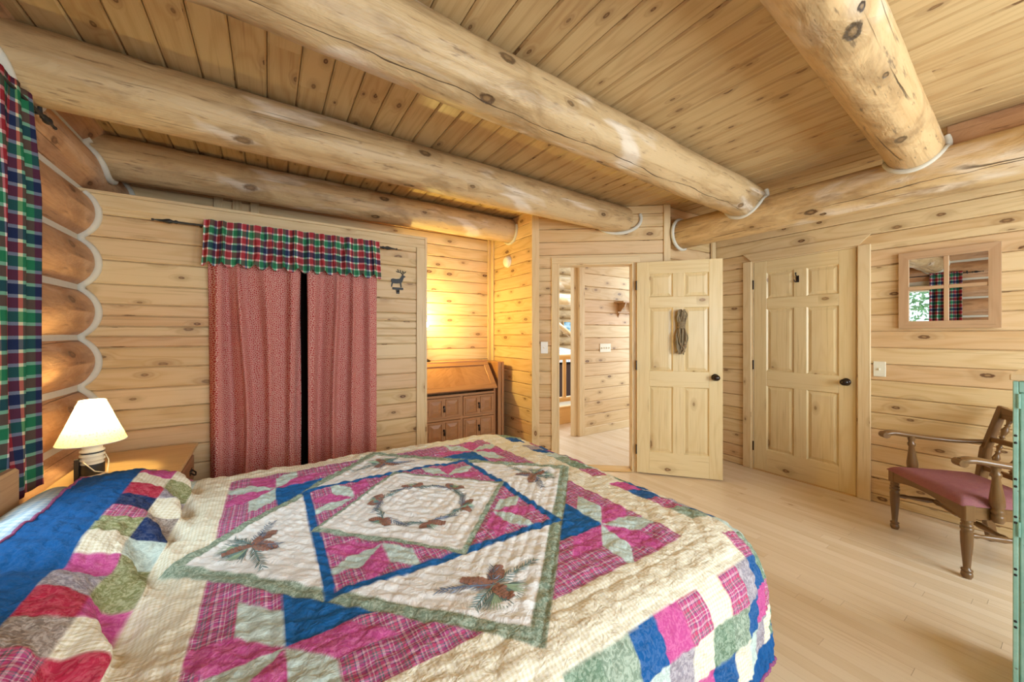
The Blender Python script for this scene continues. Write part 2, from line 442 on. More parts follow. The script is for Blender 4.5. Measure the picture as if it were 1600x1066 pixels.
def board_wall(name, p0, p1, nrm, z0, z1, dz, holes=(), zs=None, th=.09, mat=None, off=0.0, breaks=0):
    """horizontal boards from p0 to p1 whose face lies on the line; nrm points into the room"""
    p0, p1, nrm = V(p0), V(p1), V(nrm).normalized()
    d = p1-p0; L = d.length; d.normalize()
    if zs is None:
        zs = [z0]; z = z0+((off-z0) % dz)
        if z < z0+.02: z += dz
        while z < z1-.01: zs.append(z); z += dz
        zs.append(z1)
    rows = []
    for a, b in zip(zs[:-1], zs[1:]):
        cuts = sorted({a, b} | {h for H in holes for h in H[2:4] if a+.002 < h < b-.002})
        for c, e in zip(cuts[:-1], cuts[1:]): rows.append((c, e, a, b))
    mb = MB(); ch = .008
    for (a, b, ra, rb) in rows:
        segs = [(0, L)]
        for H in holes:
            if H[2] < (a+b)/2 < H[3]:
                ns = []
                for (s, e) in segs:
                    if H[1] <= s or H[0] >= e: ns.append((s, e)); continue
                    if H[0] > s: ns.append((s, H[0]))
                    if H[1] < e: ns.append((H[1], e))
                segs = ns
        for (s, e) in segs:
            parts = [(s, e)]
            if breaks and e-s > 1.6 and random.random() < breaks:
                k = s+(e-s)*random.uniform(.3, .7); parts = [(s, k), (k, e)]
            for (s2, e2) in parts:
                if e2-s2 < .004: continue
                ca = ch if abs(a-ra) < .001 else 0; cb = ch if abs(b-rb) < .001 else 0
                # profile in (depth into wall, z)
                pr = [(th, a)]+([(.020, a), (.020, a+.0016), (.006, a+.0016)] if ca else [])+[(0, a+ca), (0, b-cb)]+([(.006, b-.0016), (.020, b-.0016), (.020, b)] if cb else [])+[(th, b)]
                q = []
                for pnt in pr:
                    if not q or (abs(q[-1][0]-pnt[0])+abs(q[-1][1]-pnt[1])) > 1e-6: q.append(pnt)
                mb.prism([(x, y) for x, y in q], p0+d*s2, -nrm, V((0, 0, 1)), d, e2-s2, grain=d)
    return struct(mb.build(name, mat or M['pine']))

# ------------------------------------------------------------------ floor
mb = MB(); w = .062; x = -1.0
fx1 = 7.0
while x < fx1:
    y = YS-.1 - random.uniform(0, 1.0); ymax = 4.25 if x > 2.1 else 3.95
    while y < ymax:
        l = random.uniform(.5, 1.5); a, b = max(y, YS-.1), min(y+l, ymax)
        if b-a > .02: mb.box(x+.0004, x+w-.0004, a+.0004, b-.0004, -.04, 0, grain=(0, 1, 0))
        y += l
    x += w
struct(mb.build('floor', M['floor']))

# ------------------------------------------------------------------ ceiling: boards along Y
mb = MB(); w = .131; x = -1.05
while x < XR+.15:
    ymin, ymax = YS-.1, YB+.1
    # chamfered board seen from below
    pr = [(0, .06), (0, .022), (.0016, .022), (.0016, .008), (.010, 0), (w-.010, 0), (w-.0016, .008), (w-.0016, .022), (w, .022), (w, .06)]
    brk = sorted(random.uniform(ymin, ymax) for _ in range(random.choice((0, 1, 1, 2))))
    ys = [ymin]+brk+[ymax]
    for a, b in zip(ys[:-1], ys[1:]):
        if b-a > .05:
            mb.prism(pr, (x, a, CEIL), (1, 0, 0), (0, 0, 1), (0, 1, 0), b-a, grain=(0, 1, 0))
    x += w
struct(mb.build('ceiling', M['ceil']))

# ------------------------------------------------------------------ walls
zc = [0, .12, .245, .37, .495, .62, .747, .872, .998, 1.127, 1.249, 1.315, 1.376, 1.438, 1.507, 1.625, 1.766, 1.90, 2.03, 2.145]
CW1 = 1.14
board_wall('wall_closet', (-1.0, YC, 0), (CW1, YC, 0), (0, -1, 0), 0, 2.145, .13, holes=[(.72, 1.68, 0, 1.97)], zs=zc)
mb = MB(); mb.box(-1.0, CW1, YC-.012, YC+.09, 2.146, 2.166, ch=.003); mb.box(-1., CW1, YC-.012, YC, 2.07, 2.145, ch=.003)
mb.box(CW1-.072, CW1+.001, YC-.0125, YC, 0, 2.07, ch=.003); mb.box(CW1+.001, CW1+.02, YC-.0125, YC+.092, 0, 2.166, ch=.002)
struct(mb.build('trim_1', M['pine_trim']))
# closet side, lid, near-black back panel with the closet's shade put into its colour
mb = MB(); mb.box(CW1-.09, CW1, YC+.091, YB-.001, 0, 2.145); mb.box(-1.0, CW1, YC+.091, YB-.001, 2.10, 2.144)
struct(mb.build('wall_closet_side', M['pine']))
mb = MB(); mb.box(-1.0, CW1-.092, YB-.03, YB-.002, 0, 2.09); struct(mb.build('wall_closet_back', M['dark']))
board_wall('wall_back', (-1.05, YB, 0), (XA+.08, YB, 0), (0, -1, 0), 0, CEIL, .125, off=.04)
mb = MB()
for x in (-.36, -.24, -.12): mb.box(x, x+.06, YB-.02, YB, 2.166, CEIL-.001, ch=.003)
struct(mb.build('trim_2', M['pine_trim']))
board_wall('wall_alcove_right', (XA, YB+.08, 0), (XA, 3.02, 0), (-1, 0, 0), 0, CEIL, .125, off=.07, th=.07)
mb = MB(); mb.box(XA-.02, XA-.0005, YB-.06, YB-.0005, 0, CEIL-.001, ch=.003); mb.box(XA-.06, XA-.021, YB-.02, YB-.0005, 0, CEIL-.001, ch=.003)
struct(mb.build('trim_3', M['pine_trim']))
OP0, OP1, OPH = .235, .965, 2.02
board_wall('wall_doorway', A0, A0+AD*ALEN, AN, 0, CEIL, .128, holes=[(OP0, OP1, -.1, OPH)], off=.06, th=.10)
# corner posts
mb = MB()
mb.frame_box(A0-AD*.02+AN*.012-V((0, 0, 0)), AD, AN*-1, (0, 0, 1), .075, .11, CEIL-.001, (0, 0, 1), .004)
mb.frame_box(A0+V((-.012, -.0, 0))+V((0, .0, 0)), (1, 0, 0), (0, 1, 0), (0, 0, 1), .02, .06, CEIL-.001, (0, 0, 1), .003)
struct(mb.build('trim_4', M['pine_trim']))
mb = MB(); PE = A0+AD*ALEN
mb.frame_box(PE-AD*.05+AN*.014, AD, AN*-1, (0, 0, 1), .062, .11, CEIL-.001, (0, 0, 1), .004)
struct(mb.build('trim_5', M['pine_trim']))
YR = 2.215
board_wall('wall_return', PE+V((.0, .04, 0)), (XR+.1, YR, 0), (0, -1, 0), 0, CEIL, .128, off=.02, mat=M['log_red'] if False else M['pine'])
mb = MB(); mb.box(XR-.075, XR-.012, YR-.03, YR-.006, 0, CEIL-.001, ch=.003); struct(mb.build('trim_6', M['pine_trim']))
DY0, DY1, DH = 1.045, 1.822, 2.035
board_wall('wall_right', (XR, YS-.1, 0), (XR, YR+.1, 0), (-1, 0, 0), 0, CEIL, .1285, holes=[(DY0-.012-YS+.1, DY1+.012-YS+.1, -.1, DH+.012)], off=1.865, breaks=.5)
# casing of closed door
mb = MB(); cw = .078; th = .018
mb.box(XR-th, XR, DY0-.012-cw, DY0-.012, 0, DH+.012, ch=.003); mb.box(XR-th, XR, DY1+.012, DY1+.012+cw, 0, DH+.012, ch=.003)
mb.prism([(DY0-.012-cw, DH+.012+cw), (DY0-.012, DH+.012), (DY1+.012, DH+.012), (DY1+.012+cw, DH+.012+cw)], (XR-th, 0, 0), (0, 1, 0), (0, 0, 1), (1, 0, 0), th, grain=(0, 1, 0))
mb.box(XR+.001, XR+.089, DY0-.012, DY0-.001, 0, DH, ch=.001); mb.box(XR+.001, XR+.089, DY1+.001, DY1+.012, 0, DH, ch=.001); mb.box(XR+.001, XR+.089, DY0-.012, DY1+.012, DH+.001, DH+.012, ch=.001)
struct(mb.build('trim_7', M['pine_trim']))
mb = MB(); mb.box(XR+.085, XR+.1, DY0-.05, DY1+.05, 0, DH+.05); struct(mb.build('wall_behind_door', M['dark']))
mb = MB(); mb.box(XR-.01, XR+.085, DY0, DY1, .0005, .006); struct(mb.build('trim_8', M['oak']))
# casing of the doorway in the angled wall
mb = MB(); cw = .06
def onA(a, z=0.0, n=0.0): return A0+AD*a+AN*n+V((0, 0, z))
for a in (OP0-cw, OP1): mb.frame_box(onA(a, 0, .016), AD, -AN, (0, 0, 1), cw, .0155, OPH, (0, 0, 1), .003)
mb.frame_box(onA(OP0-cw, OPH, .016), AD, -AN, (0, 0, 1), OP1-OP0+2*cw, .0155, cw, AD, .003)
for a in (OP0+.0005, OP1-.018): mb.frame_box(onA(a, 0, .016), AD, -AN, (0, 0, 1), .0175, .132, OPH, (0, 0, 1), .002)
mb.frame_box(onA(OP0+.019, OPH-.018, .016), AD, -AN, (0, 0, 1), OP1-OP0-.038, .132, .0175, AD, .002)
struct(mb.build('trim_9', M['pine_trim']))
mb = MB(); mb.frame_box(onA(OP0+.02, .0005, .03), AD, -AN, (0, 0, 1), OP1-OP0-.04, .15, .012, AD, .004); struct(mb.build('trim_10', M['oak']))

# south wall (behind the camera) with two unseen windows, added to let in soft daylight
S_WIN_ADDED = [(-.1, 1.45, .75, 2.15), (2.1, 3.55, .75, 2.15)]
board_wall('wall_south', (-1.05, YS, 0), (XR+.1, YS, 0), (0, 1, 0), 0, CEIL, .1285, holes=[(a+1.05, b+1.05, c, d) for a, b, c, d in S_WIN_ADDED])
for i, (a, b, c, d) in enumerate(S_WIN_ADDED):
    w = sempty('window_%d' % (i+2), ((a+b)/2, YS, c))
    mb = MB(); X0, X1 = a-(a+b)/2, b-(a+b)/2; H = d-c
    mb.box(X0, X0+.06, -.09, .015, 0, H); mb.box(X1-.06, X1, -.09, .015, 0, H); mb.box(X0+.06, X1-.06, -.09, .015, 0, .06); mb.box(X0+.06, X1-.06, -.09, .015, H-.06, H)
    mb.box(-.025, .025, -.07, -.02, .06, H-.06)
    mb.build('window_frame', M['pine_trim'], w)

# ------------------------------------------------------------------ logs
def log_mesh(p0, p1, r0, r1, seed, lump=.05, seg=36, step=.05, sag=None, squash=1.0):
    p0, p1 = V(p0), V(p1); a = p1-p0; L = a.length; a.normalize()
    up = V((0, 0, 1)); sd = a.cross(up).normalized()
    n = max(4, int(L/step)); us = np.linspace(0, L, n+1); th = np.arange(seg)*2*PI/seg
    U, T = np.meshgrid(us, th, indexing='ij')
    cx, sx = np.cos(T)*1.1+7, np.sin(T)*1.1+7
    nz = (vnoise(U*1.7+seed*3.1, cx*1.3+sx*2.7, seed)-.5)*1.2+(vnoise(U*3.6+seed, cx*2.9+sx*3.3, seed+1)-.5)*.7+(vnoise(U*11., cx*6+sx*5, seed+2)-.5)*.25-.35*np.abs(vnoise(U*2.6+5, cx*4.1+sx*1.7, seed+4)-.5)
    R = (r0+(r1-r0)*U/L)*(1+lump*nz)
    P = np.array(p0)[None, None]+U[..., None]*np.array(a)+(np.cos(T)*R)[..., None]*np.array(sd)+(np.sin(T)*R*squash)[..., None]*np.array(up)
    mb = MB(); vs = P.reshape(-1, 3); fs = []; uvs = []
    for i in range(n):
        for k in range(seg):
            k2 = (k+1) % seg
            fs.append((i*seg+k, i*seg+k2, (i+1)*seg+k2, (i+1)*seg+k))
            v0, v1 = th[k]*r0, (th[k]+2*PI/seg)*r0
            uvs.append([(us[i], v0), (us[i], v1), (us[i+1], v1), (us[i+1], v0)])
    mb.add([tuple(q) for q in vs], fs, uvs, smooth=True)
    for i in (0, n):
        ring = [tuple(q) for q in P[i]]
        mb.add(ring, [tuple(range(seg))])
    return mb

# log wall on the left
wl = sempty('wall_left', (XL-.12, YS, 0))
inv = lambda o, p: V(p)-V(o.location)
WY0, WY1, WZ0, WZ1 = 1.28, 2.06, .94, 2.06
LX, LR, DZ = -.985, .152, .2855
vz = 2.452
k = 0; valleys = []
while vz-DZ*k > -.2: valleys.append(vz-DZ*k); k += 1
cz = [vz+DZ/2]+[q-DZ/2 for q in valleys]
for i, z in enumerate(cz):
    if z+LR < 0: continue
    segs = [(YS-.1, YB+.05)]
    if WZ0-.12 < z < WZ1+.12: segs = [(YS-.1, WY0-.03), (WY1+.03, YB+.05)]
    for (a, b) in segs:
        mb = log_mesh((LX, a, z), (LX, b, z), LR, LR, 40+i, lump=.03, step=.08)
        o = mb.build('log', M['log_red'], wl); o.matrix_parent_inverse = Matrix.Translation(-V(wl.location))
mb = MB()
def chstrip(y0, y1, z):
    if z < 0: return
    n = max(2, int((y1-y0)/.1)); 
    for j in range(n):
        a, b = y0+(y1-y0)*j/n, y0+(y1-y0)*(j+1)/n
    mb.frame_box((LX, y0, z-.05), (0, 1, 0), (-1, 0, 0), (0, 0, 1), y1-y0, -.082, .10, None, .004)
for z in valleys:
    if WZ0-.05 < z < WZ1+.05: chstrip(YS-.1, WY0-.03, z); chstrip(WY1+.03, YB, z)
    else: chstrip(YS-.1, YB, z)
o = mb.build('chinking', M['chink'], wl); o.matrix_parent_inverse = Matrix.Translation(-V(wl.location))
mb = MB()   # solid core so no light leaks between logs
for (a, b, c, d) in ((YS-.1, WY0-.03, -.02, CEIL+.05), (WY1+.03, YB+.1, -.02, CEIL+.05), (WY0-.03, WY1+.03, -.02, WZ0-.02), (WY0-.03, WY1+.03, WZ1+.02, CEIL+.05)):
    mb.box(LX-.05, LX+.03, a, b, c, d)
o = mb.build('chinking', M['chink'], wl); o.matrix_parent_inverse = Matrix.Translation(-V(wl.location))
# bead of chinking scribed along the log profile on the closet wall and back wall
def profile_pts(y, z0, z1, off=.008):
    pts = []; z = z0
    while z <= z1:
        best = LX+.083
        for c in cz:
            if abs(z-c) < LR: best = max(best, LX+math.sqrt(LR*LR-(z-c)**2))
        pts.append((best+off, y, z)); z += .012
    return pts
mb = MB(); mb.tube(profile_pts(YC-.006, .03, 2.15), .019, 8, flat=1.0); mb.tube(profile_pts(YB-.006, 2.15, CEIL-.01), .019, 8)
struct(mb.build('trim_11', M['chink']))

# window in the log wall
w1 = sempty('window_1', (LX, (WY0+WY1)/2, WZ0))
mb = MB(); hy = (WY1-WY0)/2; H = WZ1-WZ0
mb.box(-.12, .16, -hy-.05, -hy+.03, -.05, H+.05, ch=.004); mb.box(-.12, .16, hy-.03, hy+.05, -.05, H+.05, ch=.004)
mb.box(-.12, .16, -hy+.03, hy-.03, -.05, .03, ch=.004); mb.box(-.12, .16, -hy+.03, hy-.03, H-.03, H+.05, ch=.004)
mb.box(-.02, .02, -hy+.03, hy-.03, H*.5-.02, H*.5+.02, ch=.004)
mb.build('window_frame', M['pine_trim'], w1)
mb = MB(); mb.box(-.004, .0, -hy+.03, hy-.03, .03, H*.5-.02); mb.box(-.004, .0, -hy+.03, hy-.03, H*.5+.02, H-.03); mb.build('window_glass', M['glass'], w1)

# greenery outside the window
mb = MB()
for i in range(9000):
    c = V((-3.0+random.gauss(0, .3), random.uniform(-.8, 4.6), random.uniform(.2, 3.8)))
    a = V((random.gauss(0, 1), random.gauss(0, 1), random.gauss(0, 1))).normalized(); b = a.orthogonal().normalized()
    l = random.uniform(.07, .15); ww = l*.45
    mb.add([c, c+a*l*.5+b*ww*.5, c+a*l, c+a*l*.5-b*ww*.5], [(0, 1, 2, 3)])
o = mb.build('hedge', M['leaf']); tag(o, 'pale green foliage outside the window, seen only in the wall mirror', 'foliage'); o['kind'] = 'stuff'

# ------------------------------------------------------------------ ceiling beams
def ring_bead(centers, R, plane_pts, rad=.02):
    mb = MB(); mb.tube(plane_pts, rad, 8, caps=True); return mb
LOGX, LOGZ, LOGR = 3.385, 1.33+.962, .140
def beam_thing(label, p0, p1, r0, r1, seed, lump, bead):
    t = thing('log_beam', label, 'beam', ((p0[0]+p1[0])/2, (p0[1]+p1[1])/2, (p0[2]+p1[2])/2-max(r0, r1)))
    iv = Matrix.Translation(-V(t.location))
    o = log_mesh(p0, p1, r0, r1, seed, lump)  .build('beam_log', M['log_dark_knots' if 'black knots' in label else 'log_checked' if 'largest' in label else 'log'], t); o.matrix_parent_inverse = iv
    for pts, r in bead:
        mb = MB(); mb.tube(pts, r, 8); o = mb.build('chinking', M['chink'], t); o.matrix_parent_inverse = iv
    return t
def circ(c, r, a0, a1, fx, n=40, e=.008):
    out = []
    for i in range(n+1):
        a = a0+(a1-a0)*i/n
        y, z = c[1]+(r+e)*math.cos(a), c[2]+(r+e)*math.sin(a)
        if z > CEIL-.004: z = CEIL-.004
        out.append(V((fx(y, z), y, z)))
    return out
def log_face(y, z):   # x where the header log's near face is at height z
    dz = z-LOGZ
    if dz >= LOGR*.97: return LOGX-LOGR*.24
    return LOGX-math.sqrt(max(LOGR**2-dz*dz, 0))
def wall_face(y, z):  # x on the left log wall
    best = LX+.083
    for c in cz:
        if abs(z-c) < LR: best = max(best, LX+math.sqrt(LR*LR-(z-c)**2))
    return best+.004
def ang_face(y, z):   # x on the angled wall
    return A0.x+AD.x*(A0.y-y)/-AD.y-.006
Z0 = 1.33
b1a, b1b = (-.95, 1.36, Z0+1.105), (3.34, 1.56, Z0+1.10)
beam_thing('thick knotty log beam crossing the middle of the ceiling, largest in view', b1a, b1b, .137, .139, 3, .10,
           [(circ((0, 1.555, Z0+1.10), .139, -PI*1.12, PI*.12, lambda y, z: log_face(y, z)-.006), .017), (circ((0, 1.36, Z0+1.105), .137, -PI*1.1, PI*.1, wall_face), .02)])
b2a, b2b = (-.95, 2.355, Z0+1.092), (2.92, 2.505, Z0+1.112)
beam_thing('log beam ending above the open doorway, between the thickest beam and the closet', b2a, b2b, .149, .127, 8, .035,
           [(circ((0, 2.50, Z0+1.112), .128, -PI*1.1, PI*.1, ang_face), .017), (circ((0, 2.36, Z0+1.092), .15, -PI*1.1, PI*.1, wall_face), .022)])
b3a, b3b = (-.95, 3.36, Z0+1.108), (2.235, 3.42, Z0+1.108)
beam_thing('reddish log beam running above the curtained closet and the desk', b3a, b3b, .135, .124, 14, .035,
           [(circ((0, 3.42, Z0+1.108), .124, -PI*1.1, PI*.1, lambda y, z: XA-.004), .016), (circ((0, 3.36, Z0+1.108), .135, -PI*1.1, PI*.1, wall_face), .02)])
b4a, b4b = (-.95, .34, Z0+1.12), (3.34, .59, Z0+1.115)
beam_thing('log beam with black knots at the right, resting on the header log', b4a, b4b, .108, .125, 21, .035,
           [(circ((0, .588, Z0+1.115), .125, -PI*1.12, PI*.12, lambda y, z: log_face(y, z)-.006), .017), (circ((0, .34, Z0+1.12), .109, -PI*1.1, PI*.1, wall_face), .02)])
t = thing('log_beam', 'header log along the right side, with three ceiling logs or walls meeting it, above the closed door', 'beam', (LOGX, .4, LOGZ-LOGR))
t['label'] = 'header log above the closed door and the mirror, carrying the ends of other beams'
iv = Matrix.Translation(-V(t.location))
o = log_mesh((LOGX, YS+.0, LOGZ+.005), (LOGX-.02, 2.24, LOGZ), .146, .135, 33, .03).build('beam_log', M['log_header'], t); o.matrix_parent_inverse = iv
mb = MB(); mb.tube([(LOGX-.02+.142*math.cos(a), 2.165, LOGZ+.142*math.sin(a)) for a in np.linspace(PI*.35, PI*1.65, 40)], .016, 8)
o = mb.build('chinking', M['chink'], t); o.matrix_parent_inverse = iv
# reddish filler board above the header log
mb = MB(); mb.box(3.40, 3.425, YS, .47, LOGZ+.08, CEIL-.001, grain=(0, 1, 0), ch=.003); mb.box(3.38, 3.40, YS, .44, LOGZ+.13, LOGZ+.16, grain=(0, 1, 0))
struct(mb.build('trim_12', M['log_red']))

# ------------------------------------------------------------------ doors
def door(name, W, H, loc, rz, knob_right, extra=None):
    t = sempty(name, loc, rz); T = .036
    mb = MB(); st = .112; ms = .098
    zr = [(0, .205), (H*.405-.0, H*.405+.145), (H*.785, H*.785+.105), (H-.11, H)]
    zr = [(0, .205), (.205+.62, .205+.62+.145), (.97+.595, .97+.595+.10), (H-.115, H)]
    mb.box(0, st, 0, T, 0, H, ch=.002); mb.box(W-st, W, 0, T, 0, H, ch=.002)
    for a, b in zr: mb.box(st, W-st, .0004, T-.0004, a, b, grain=(1, 0, 0), ch=.0015)
    cx = W/2
    for (a, b) in zip(zr[:-1], zr[1:]): mb.box(cx-ms/2, cx+ms/2, .0004, T-.0004, a[1], b[0], grain=(0, 0, 1), ch=.0015)
    mb.build('door_leaf', M['pine_door'], t)
    for (a, b) in zip(zr[:-1], zr[1:]):
        for (x0, x1) in ((st, cx-ms/2), (cx+ms/2, W-st)):
            p = MB(); z0, z1 = a[1], b[0]; d = .012; e = .036; f = .004
            O = [(x0, z0), (x1, z0), (x1, z1), (x0, z1)]
            I1 = [(x0+.010, z0+.010), (x1-.010, z0+.010), (x1-.010, z1-.010), (x0+.010, z1-.010)]
            I2 = [(x0+e, z0+e), (x1-e, z0+e), (x1-e, z1-e), (x0+e, z1-e)]
            for ys, sg in ((0, 1), (T, -1)):
                vs = [(x, ys+sg*f*.4, z) for x, z in O]+[(x, ys+sg*d, z) for x, z in I1]+[(x, ys+sg*f, z) for x, z in I2]
                F = [(8, 9, 10, 11)]
                for q in range(4):
                    F += [(q, (q+1) % 4, 4+(q+1) % 4, 4+q), (4+q, 4+(q+1) % 4, 8+(q+1) % 4, 8+q)]
                p.add(vs, F, grain=(0, 0, 1))
            p.build('panel', M['pine_door'], t)
    kx = W-.062 if knob_right else .062
    p = MB(); kz = .925
    for ys, sg in ((0, -1), (T, 1)):
        p.lathe((kx, ys, kz), (kx, ys+sg*.012, kz), [(0, .032), (.6, .031), (1, .024)], 20)
        p.lathe((kx, ys+sg*.01, kz), (kx, ys+sg*.035, kz), [(0, .011), (1, .011)], 14)
        p.ball((kx, ys+sg*.048, kz), .028, 18, 12, (1.12, .75, .95))
    p.build('door_knob', M['bronze'], t)
    hx = 0.0 if knob_right else W
    for hz in (.22, 1.02, H-.22):
        p = MB(); p.lathe((hx-.004 if knob_right else hx+.004, -.004, hz-.045), (hx-.004 if knob_right else hx+.004, -.004, hz+.045), [(0, .006), (1, .006)], 10)
        p.build('hinge', M['bronze'], t)
    return t
# closed door in right wall: local +x runs from hinge (far, y=DY1) to knob (near, y=DY0); local -y faces the room
d1 = door('door_1', DY1-DY0-.006, DH-.006, (XR+.006, DY1-.003, .006), -PI/2, True)
hg = onA(.985, .012, .045); he = V((3.443, 1.795, 0)); ang = math.atan2(he.y-hg.y, he.x-hg.x)
d2 = door('door_2', .735, 2.0, hg, ang, True)

# coat hook on closed door
t = thing('coat_hook', 'small dark coat hook near the top of the closed door', 'hook', (XR+.005, 1.452, 1.83))
mb = MB(); mb.box(-.004, .0, -.012, .012, -.03, .03, ch=.001)
mb.tube([(-.004, 0, .015), (-.025, 0, .02), (-.04, 0, .035), (-.042, 0, .045)], .0045, 8); mb.tube([(-.004, 0, -.01), (-.022, .004, -.03), (-.035, .012, -.022), (-.036, .014, -.008)], .0045, 8)
mb.ball((-.042, 0, .048), .007, 8, 6); mb.build('hook', M['bronze'], t)

# rope coil on open door
dd = V((math.cos(ang), math.sin(ang), 0)); dn = V((dd.y, -dd.x, 0))   # room side normal
rp = hg+dd*.385+dn*.03; 
t = thing('rope_coil', 'coil of tan rope hanging on the open panelled door', 'rope', (rp.x, rp.y, 1.37), ang)
mb = MB()
def twist_path(pts, n, w0, amp, ph):
    return pts
for i in range(9):   # long hanging loops
    off = (i-4)*.006; pts = []
    wid = .022+.012*random.random(); top = .17+random.uniform(-.01, .012); bot = -.20+random.uniform(-.03, .03)
    dy = -.006-.014*abs(math.sin(i*1.3))
    for k in range(41):
        a = 2*PI*k/40
        z = (top+bot)/2+(top-bot)/2*math.cos(a)
        neck = .35+.65*min(1, abs(z-.03)/.09)
        x = off*neck+wid*math.sin(a)*neck*(1.0 if z > 0 else .95)
        pts.append((x+.004*math.sin(9*a+i), dy-.008*math.cos(3*a+i), z))
    mb.tube(pts[:-1], .0062, 7, closed=True)
for i in range(5):
    z = .02+i*.012
    mb.tube([(.030*math.cos(a), -.012+.02*math.sin(a), z+.004*math.sin(a)) for a in np.linspace(0, 2*PI, 20)[:-1]], .007, 7, closed=True)
mb.tube([(-.02, -.01, -.15), (-.035, -.012, -.2), (-.045, -.012, -.22)], .006, 7); mb.tube([(.015, -.012, -.16), (.02, -.012, -.23)], .006, 7)
mb.build('rope', M['rope'], t)
mb = MB(); mb.tube([(0, .028, .165), (0, .0, .165), (0, -.015, .17), (0, -.02, .185)], .004, 8); mb.build('nail', M['bronze'], t)

# switch plates
def plate(name, label, cat, o, ax, n, w, h, toggles, mat, outlet=False):
    t = thing(name, label, cat, o); ax, n = V(ax), V(n)
    mb = MB(); mb.frame_box(-ax*w/2-V((0, 0, h/2)), ax, n, (0, 0, 1), w, .006, h, None, .002); mb.build('plate', mat, t)
    for i in range(toggles):
        x = (i-(toggles-1)/2)*.046
        m2 = MB()
        if outlet:
            for zz in (-.02, .02):
                m2.frame_box(ax*(x-.014)+n*.006+V((0, 0, zz-.014)), ax, n, (0, 0, 1), .028, .002, .028, None, .004)
                for dx in (-.006, .005): m2.frame_box(ax*(x+dx)+n*.008+V((0, 0, zz-.004)), ax, n, (0, 0, 1), .002, .0006, .009)
            m2.build('socket', M['bronze'] if False else M['almond'], t)
        else:
            m2.frame_box(ax*(x-.005)+n*.006+V((0, 0, -.010)), ax, n, (0, 0, 1), .010, .010, .018, None, .002); m2.build('toggle', mat, t)
    return t
plate('light_switch', 'white light switch on the wall left of the open doorway', 'switch', onA(.105, 1.195, .001), AD, AN, .07, .115, 1, M['white'])
plate('light_switch', 'almond switch plate on the wall between closed door and mirror', 'switch', (XR-.001, .905, 1.055), (0, -1, 0), (-1, 0, 0), .072, .118, 1, M['almond'])

# smoke detector in the alcove
t = thing('smoke_detector', 'round white smoke detector high on the alcove wall by the doorway', 'detector', (XA-.001, 3.46, 2.115))
mb = MB(); mb.lathe((0, 0, 0), (-.045, 0, 0), [(0, .062), (.35, .062), (.42, .056), (.6, .056), (.85, .048), (1, .03), (1, .001)], 28); mb.build('housing', M['white'], t)
mb = MB(); mb.lathe((-.014, 0, 0), (-.02, 0, 0), [(0, .0585), (1, .0585)], 28); mb.build('vent_ring', M['chink'], t)

# ------------------------------------------------------------------ curtain cloth
def curtain(name, p0, p1, z0, z1, folds, amp, mat, parent, seed, full=1.6, flare=0.0, ruffle=None, z_var=0.0, nrm=(0, -1, 0), thick=.002, gather=0.0):
    p0, p1, nrm = np.array(p0, float), np.array(p1, float), np.array(nrm, float)
    L = np.linalg.norm(p1-p0); d = (p1-p0)/L
    nu, nv = int(folds*22), 70
    u = np.linspace(0, 1, nu); v = np.linspace(0, 1, nv)
    U, Vv = np.meshgrid(u, v, indexing='ij')
    ph = U*folds*2*PI+(vnoise(U*folds*.7+3, Vv*1.5, seed)-.5)*4.5
    a = amp*(.35+1.0*vnoise(U*folds*.8, Vv*.8+9, seed+1))*(gather+(1-gather)*np.clip(Vv*3+.25, 0, 1))
    off = a*np.sin(ph)+.25*a*np.sin(2.3*ph+1)
    along = U*L+.25*a*np.cos(ph)
    cx = (U-.5)*flare*Vv*L
    z = z1+(z0-z1)*Vv+z_var*(np.sin(ph)*.5)*Vv
    P = p0+d*(along+cx)[..., None]+nrm*off[..., None]
    P[..., 2] = z
    seglen = np.sqrt((np.diff(P[..., 0], axis=0)**2)+(np.diff(P[..., 1], axis=0)**2))
    arc = np.concatenate([np.zeros((1, nv)), np.cumsum(seglen, 0)], 0)
    arc = np.repeat(arc[:, -1:], nv, 1)
    uv = np.stack([arc, z+.37], -1)
    return grid_obj(name, P, uv, mat, parent, two_sided=thick)

def finial(mb, p, d, r=.008, L=.14):
    p, d = V(p), V(d).normalized()
    mb.lathe(p, p+d*L, [(0, r*.7), (.1, r*1.6), (.2, r*.9), (.35, r*2.0), (.45, r*1.8), (.6, r), (.9, r*.45), (.93, r*.9), (1, r*.8)], 12)
# closet rod + valance + panels
RZ, RY = 2.02, YC-.075
t = thing('curtain_rod', 'black iron rod with pointed ends above the red closet curtains', 'curtain rod', (.15, YC, RZ))
iv = Matrix.Translation(-V(t.location))
mb = MB(); mb.tube([(-.46, RY, RZ), (.76, RY, RZ)], .006, 10); mb.tube([(-.36, RY, RZ), (-.36, YC-.014, RZ)], .006, 8); mb.tube([(.745, RY, RZ), (.745, YC-.014, RZ)], .006, 8)
o = mb.build('rod', M['black'], t); o.matrix_parent_inverse = iv
for x, s in ((-.46, -1), (.76, 1)):
    mb = MB(); finial(mb, (x, RY, RZ), (s, 0, 0), .0075, .125); o = mb.build('finial', M['black'], t); o.matrix_parent_inverse = iv
o = curtain('valance', (-.335, RY-.036, 0), (.735, RY-.036, 0), 1.775, 2.055, 13, .020, M['valance'], None, 5, flare=.03, z_var=.03, gather=.4)
tag(o, 'short gathered red and green plaid valance over the red curtains', 'valance')
o = curtain('curtain', (-.325, RY+.018, 0), (.205, RY+.018, 0), .04, 1.99, 3.7, .042, M['redcloth'], None, 6, z_var=.0, flare=-.03)
tag(o, 'left red patterned closet curtain, next to the nightstand', 'curtain', 'red closet curtains')
o = curtain('curtain', (.235, RY+.018, 0), (.73, RY+.018, 0), .04, 1.99, 3.4, .042, M['redcloth'], None, 16, z_var=.0, flare=.0)
